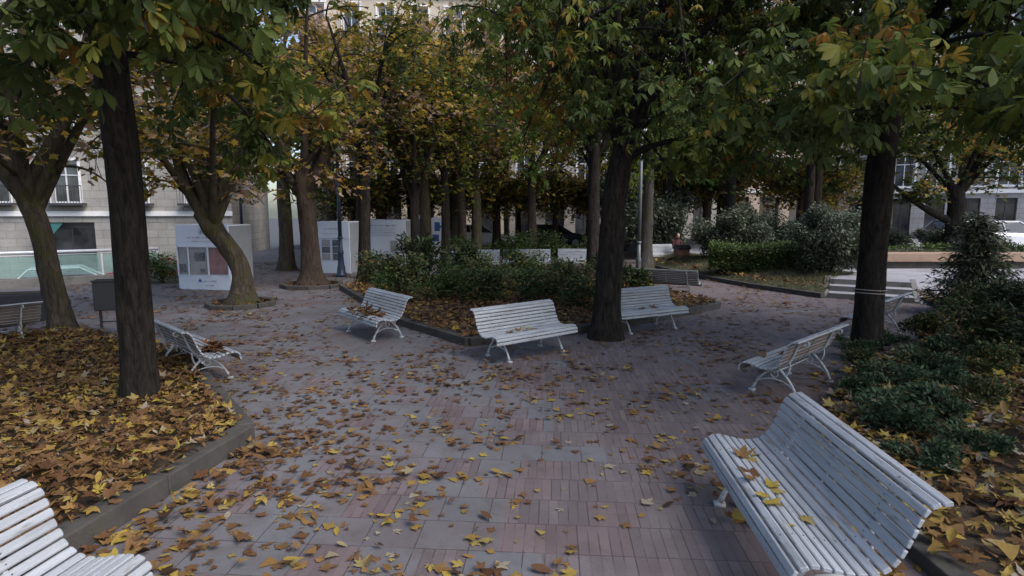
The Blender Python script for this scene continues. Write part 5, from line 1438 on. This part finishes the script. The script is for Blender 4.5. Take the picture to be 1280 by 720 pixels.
# ------------------------------------------------------------------ buildings
def building(loc, rz, W_, D_, floors, fh, gh, bays, wallm, label, win=(1.1, 1.9), trimm='trim', framem='frame_white', shop='shop_glass', balcony=False, awning=None, shops=None, roofm='roof', name='building'):
    """local: front face on y=0 looking to -y, x from 0 to W_"""
    r = empty(name, (loc[0], loc[1], loc[2] if len(loc) > 2 else 0), rz, label, 'building')
    bw = W_ / bays; ww, wh = win; H_ = gh + floors * fh
    g = MB()
    sill = (fh - wh) * .45
    # piers over the whole height above the ground floor, spandrels between them
    for b in range(bays + 1):
        xa = 0 if b == 0 else b * bw - (bw - ww) / 2; xb = W_ if b == bays else b * bw + (bw - ww) / 2
        g.box(xa, xb, 0, .4, gh, H_)
    for b in range(bays):
        xa, xb = b * bw + (bw - ww) / 2, (b + 1) * bw - (bw - ww) / 2
        for f in range(floors):
            z = gh + f * fh
            g.box(xa, xb, 0, .4, z, z + sill); g.box(xa, xb, 0, .4, z + sill + wh, z + fh)
    for b in range(bays + 1):
        pw = .42
        if shops is not None and b not in shops and b < bays:
            g.box(b * bw + .42, (b + 1) * bw - .42, .02, .4, 0, gh - .45)
        xa = max(0, b * bw - pw); xb = min(W_, b * bw + pw); g.box(xa, xb, .0, .4, 0, gh - .45)
    g.box(0, W_, 0, .4, gh - .45, gh)
    g.box(0, W_, .41, D_, 0, H_)
    g.build('wall', M[wallm], r)
    g = MB(); g.box(-.15, W_ + .15, -.28, D_ + .1, H_ + .003, H_ + .32); g.build('cornice', M[trimm], r)
    g = MB(); g.box(-.05, W_ + .05, -.14, -.002, gh - .12, gh + .14); g.build('string_course', M[trimm], r)
    g = MB(); g.add([(0, 0, H_ + .325), (W_, 0, H_ + .325), (W_, D_, H_ + .325), (0, D_, H_ + .325), (1.5, D_ * .35, H_ + 2.2), (W_ - 1.5, D_ * .35, H_ + 2.2), (W_ - 1.5, D_ * .65, H_ + 2.2), (1.5, D_ * .65, H_ + 2.2)],
                    [(0, 1, 5, 4), (1, 2, 6, 5), (2, 3, 7, 6), (3, 0, 4, 7), (4, 5, 6, 7)]); g.build('roof', M[roofm], r)
    # one window, then copies
    fm = MB(); t = .07
    for a in ((0, t, 0, wh), (ww - t, ww, 0, wh), (t, ww - t, 0, t), (t, ww - t, wh - t, wh), (ww / 2 - .03, ww / 2 + .03, t, wh - t), (t, ww / 2 - .03, wh * .68, wh * .68 + .05), (ww / 2 + .03, ww - t, wh * .68, wh * .68 + .05)):
        fm.box(a[0], a[1], .14, .2, a[2], a[3])
    w0 = fm.build('window', M[framem], r)
    pg = MB(); pg.box(t, ww - t, .21, .22, t, wh - t); pg.build('pane', M['glass'], w0)
    sg_ = MB(); sg_.box(-.12, ww + .12, -.1, -.003, -.1, 0); sg_.box(-.14, -.02, -.05, -.003, 0, wh + .1); sg_.box(ww + .02, ww + .14, -.05, -.003, 0, wh + .1); sg_.box(-.16, ww + .16, -.08, -.003, wh + .1, wh + .24); sg_.build('sill', M[trimm], w0)
    if balcony:
        bg = MB(); bg.box(-.35, ww + .35, -.62, -.103, -.14, -.02)
        for k in range(15): bg.box(-.33 + (ww + .66) * k / 14 - .01, -.33 + (ww + .66) * k / 14 + .01, -.6, -.58, -.02, .85)
        bg.box(-.35, ww + .35, -.62, -.57, .85, .9); bg.build('balcony', M['frame_dark'], w0)
    first = True
    for f in range(floors):
        for b in range(bays):
            o = w0 if first else copy_tree(w0, r); first = False
            o.location = (b * bw + (bw - ww) / 2, 0, gh + f * fh + sill)
    # shopfronts
    for b in range(bays):
        xa, xb = b * bw + .42, (b + 1) * bw - .42
        if shops is not None and b not in shops: continue
        s = MB(); s.box(xa, xb, .26, .30, .002, .45); s.box(xa, xb, .26, .30, gh - .75, gh - .452)
        for x in (xa, (xa + xb) / 2 - .03, xb - .06): s.box(x, x + .06, .26, .30, .45, gh - .75)
        sf = s.build('shopfront', M['frame_dark'], r)
        p = MB(); p.box(xa + .061, xb - .061, .305, .32, .46, gh - .76); p.build('pane', M[shop], sf)
        if awning and b in awning[1]:
            aw = MB(); x0_, x1_ = xa - .1, xa + (xb - xa) * .4
            aw.add([(x0_, -.15, gh - .5), (x1_, -.15, gh - .5), (x1_, -1.15, gh - 1.0), (x0_, -1.15, gh - 1.0), (x1_, -1.15, gh - 1.2), (x0_, -1.15, gh - 1.2), (x0_, -.15, gh - .53), (x1_, -.15, gh - .53), (x1_, -1.13, gh - 1.03), (x0_, -1.13, gh - 1.03)],
                   [(0, 1, 2, 3), (3, 2, 4, 5), (6, 9, 8, 7), (0, 3, 9, 6), (1, 7, 8, 2)]); aw.build('awning', M[awning[0]], r)
    return r
building((-44, 27.0, SZ), R(13), 29, 12, 4, 3.4, 3.4, 9, 'stone_pale', 'pale ashlar building with a dark shopfront and teal awning behind the glass railing', win=(1.25, 2.1), balcony=True, awning=('teal', (6,)), shops=(6,))
building((-14.5, 42.2), R(7), 14, 10, 4, 3.3, 3.8, 6, 'stucco', 'cream rendered building far back between the display stands', win=(1.1, 1.9), balcony=True)
building((-.2, 44.5), R(5), 16, 10, 4, 3.3, 3.8, 7, 'stone_pale', 'pale building with shop windows seen through the trunks in the centre', win=(1.2, 2.0), awning=('panel_white', (1, 4)))
building((16.5, 46.5), R(3), 12, 10, 4, 3.3, 3.8, 5, 'stucco_tan', 'tan building far back behind the terrace trees', win=(1.1, 1.9))
building((27.5, 44), R(-28), 26, 10, 4, 3.2, 3.6, 13, 'stone_grey', 'grey building with closely set tall windows at the right edge', win=(1.2, 2.3), framem='frame_white', trimm='trim')
print('LEAVES', LEAFCOUNT)
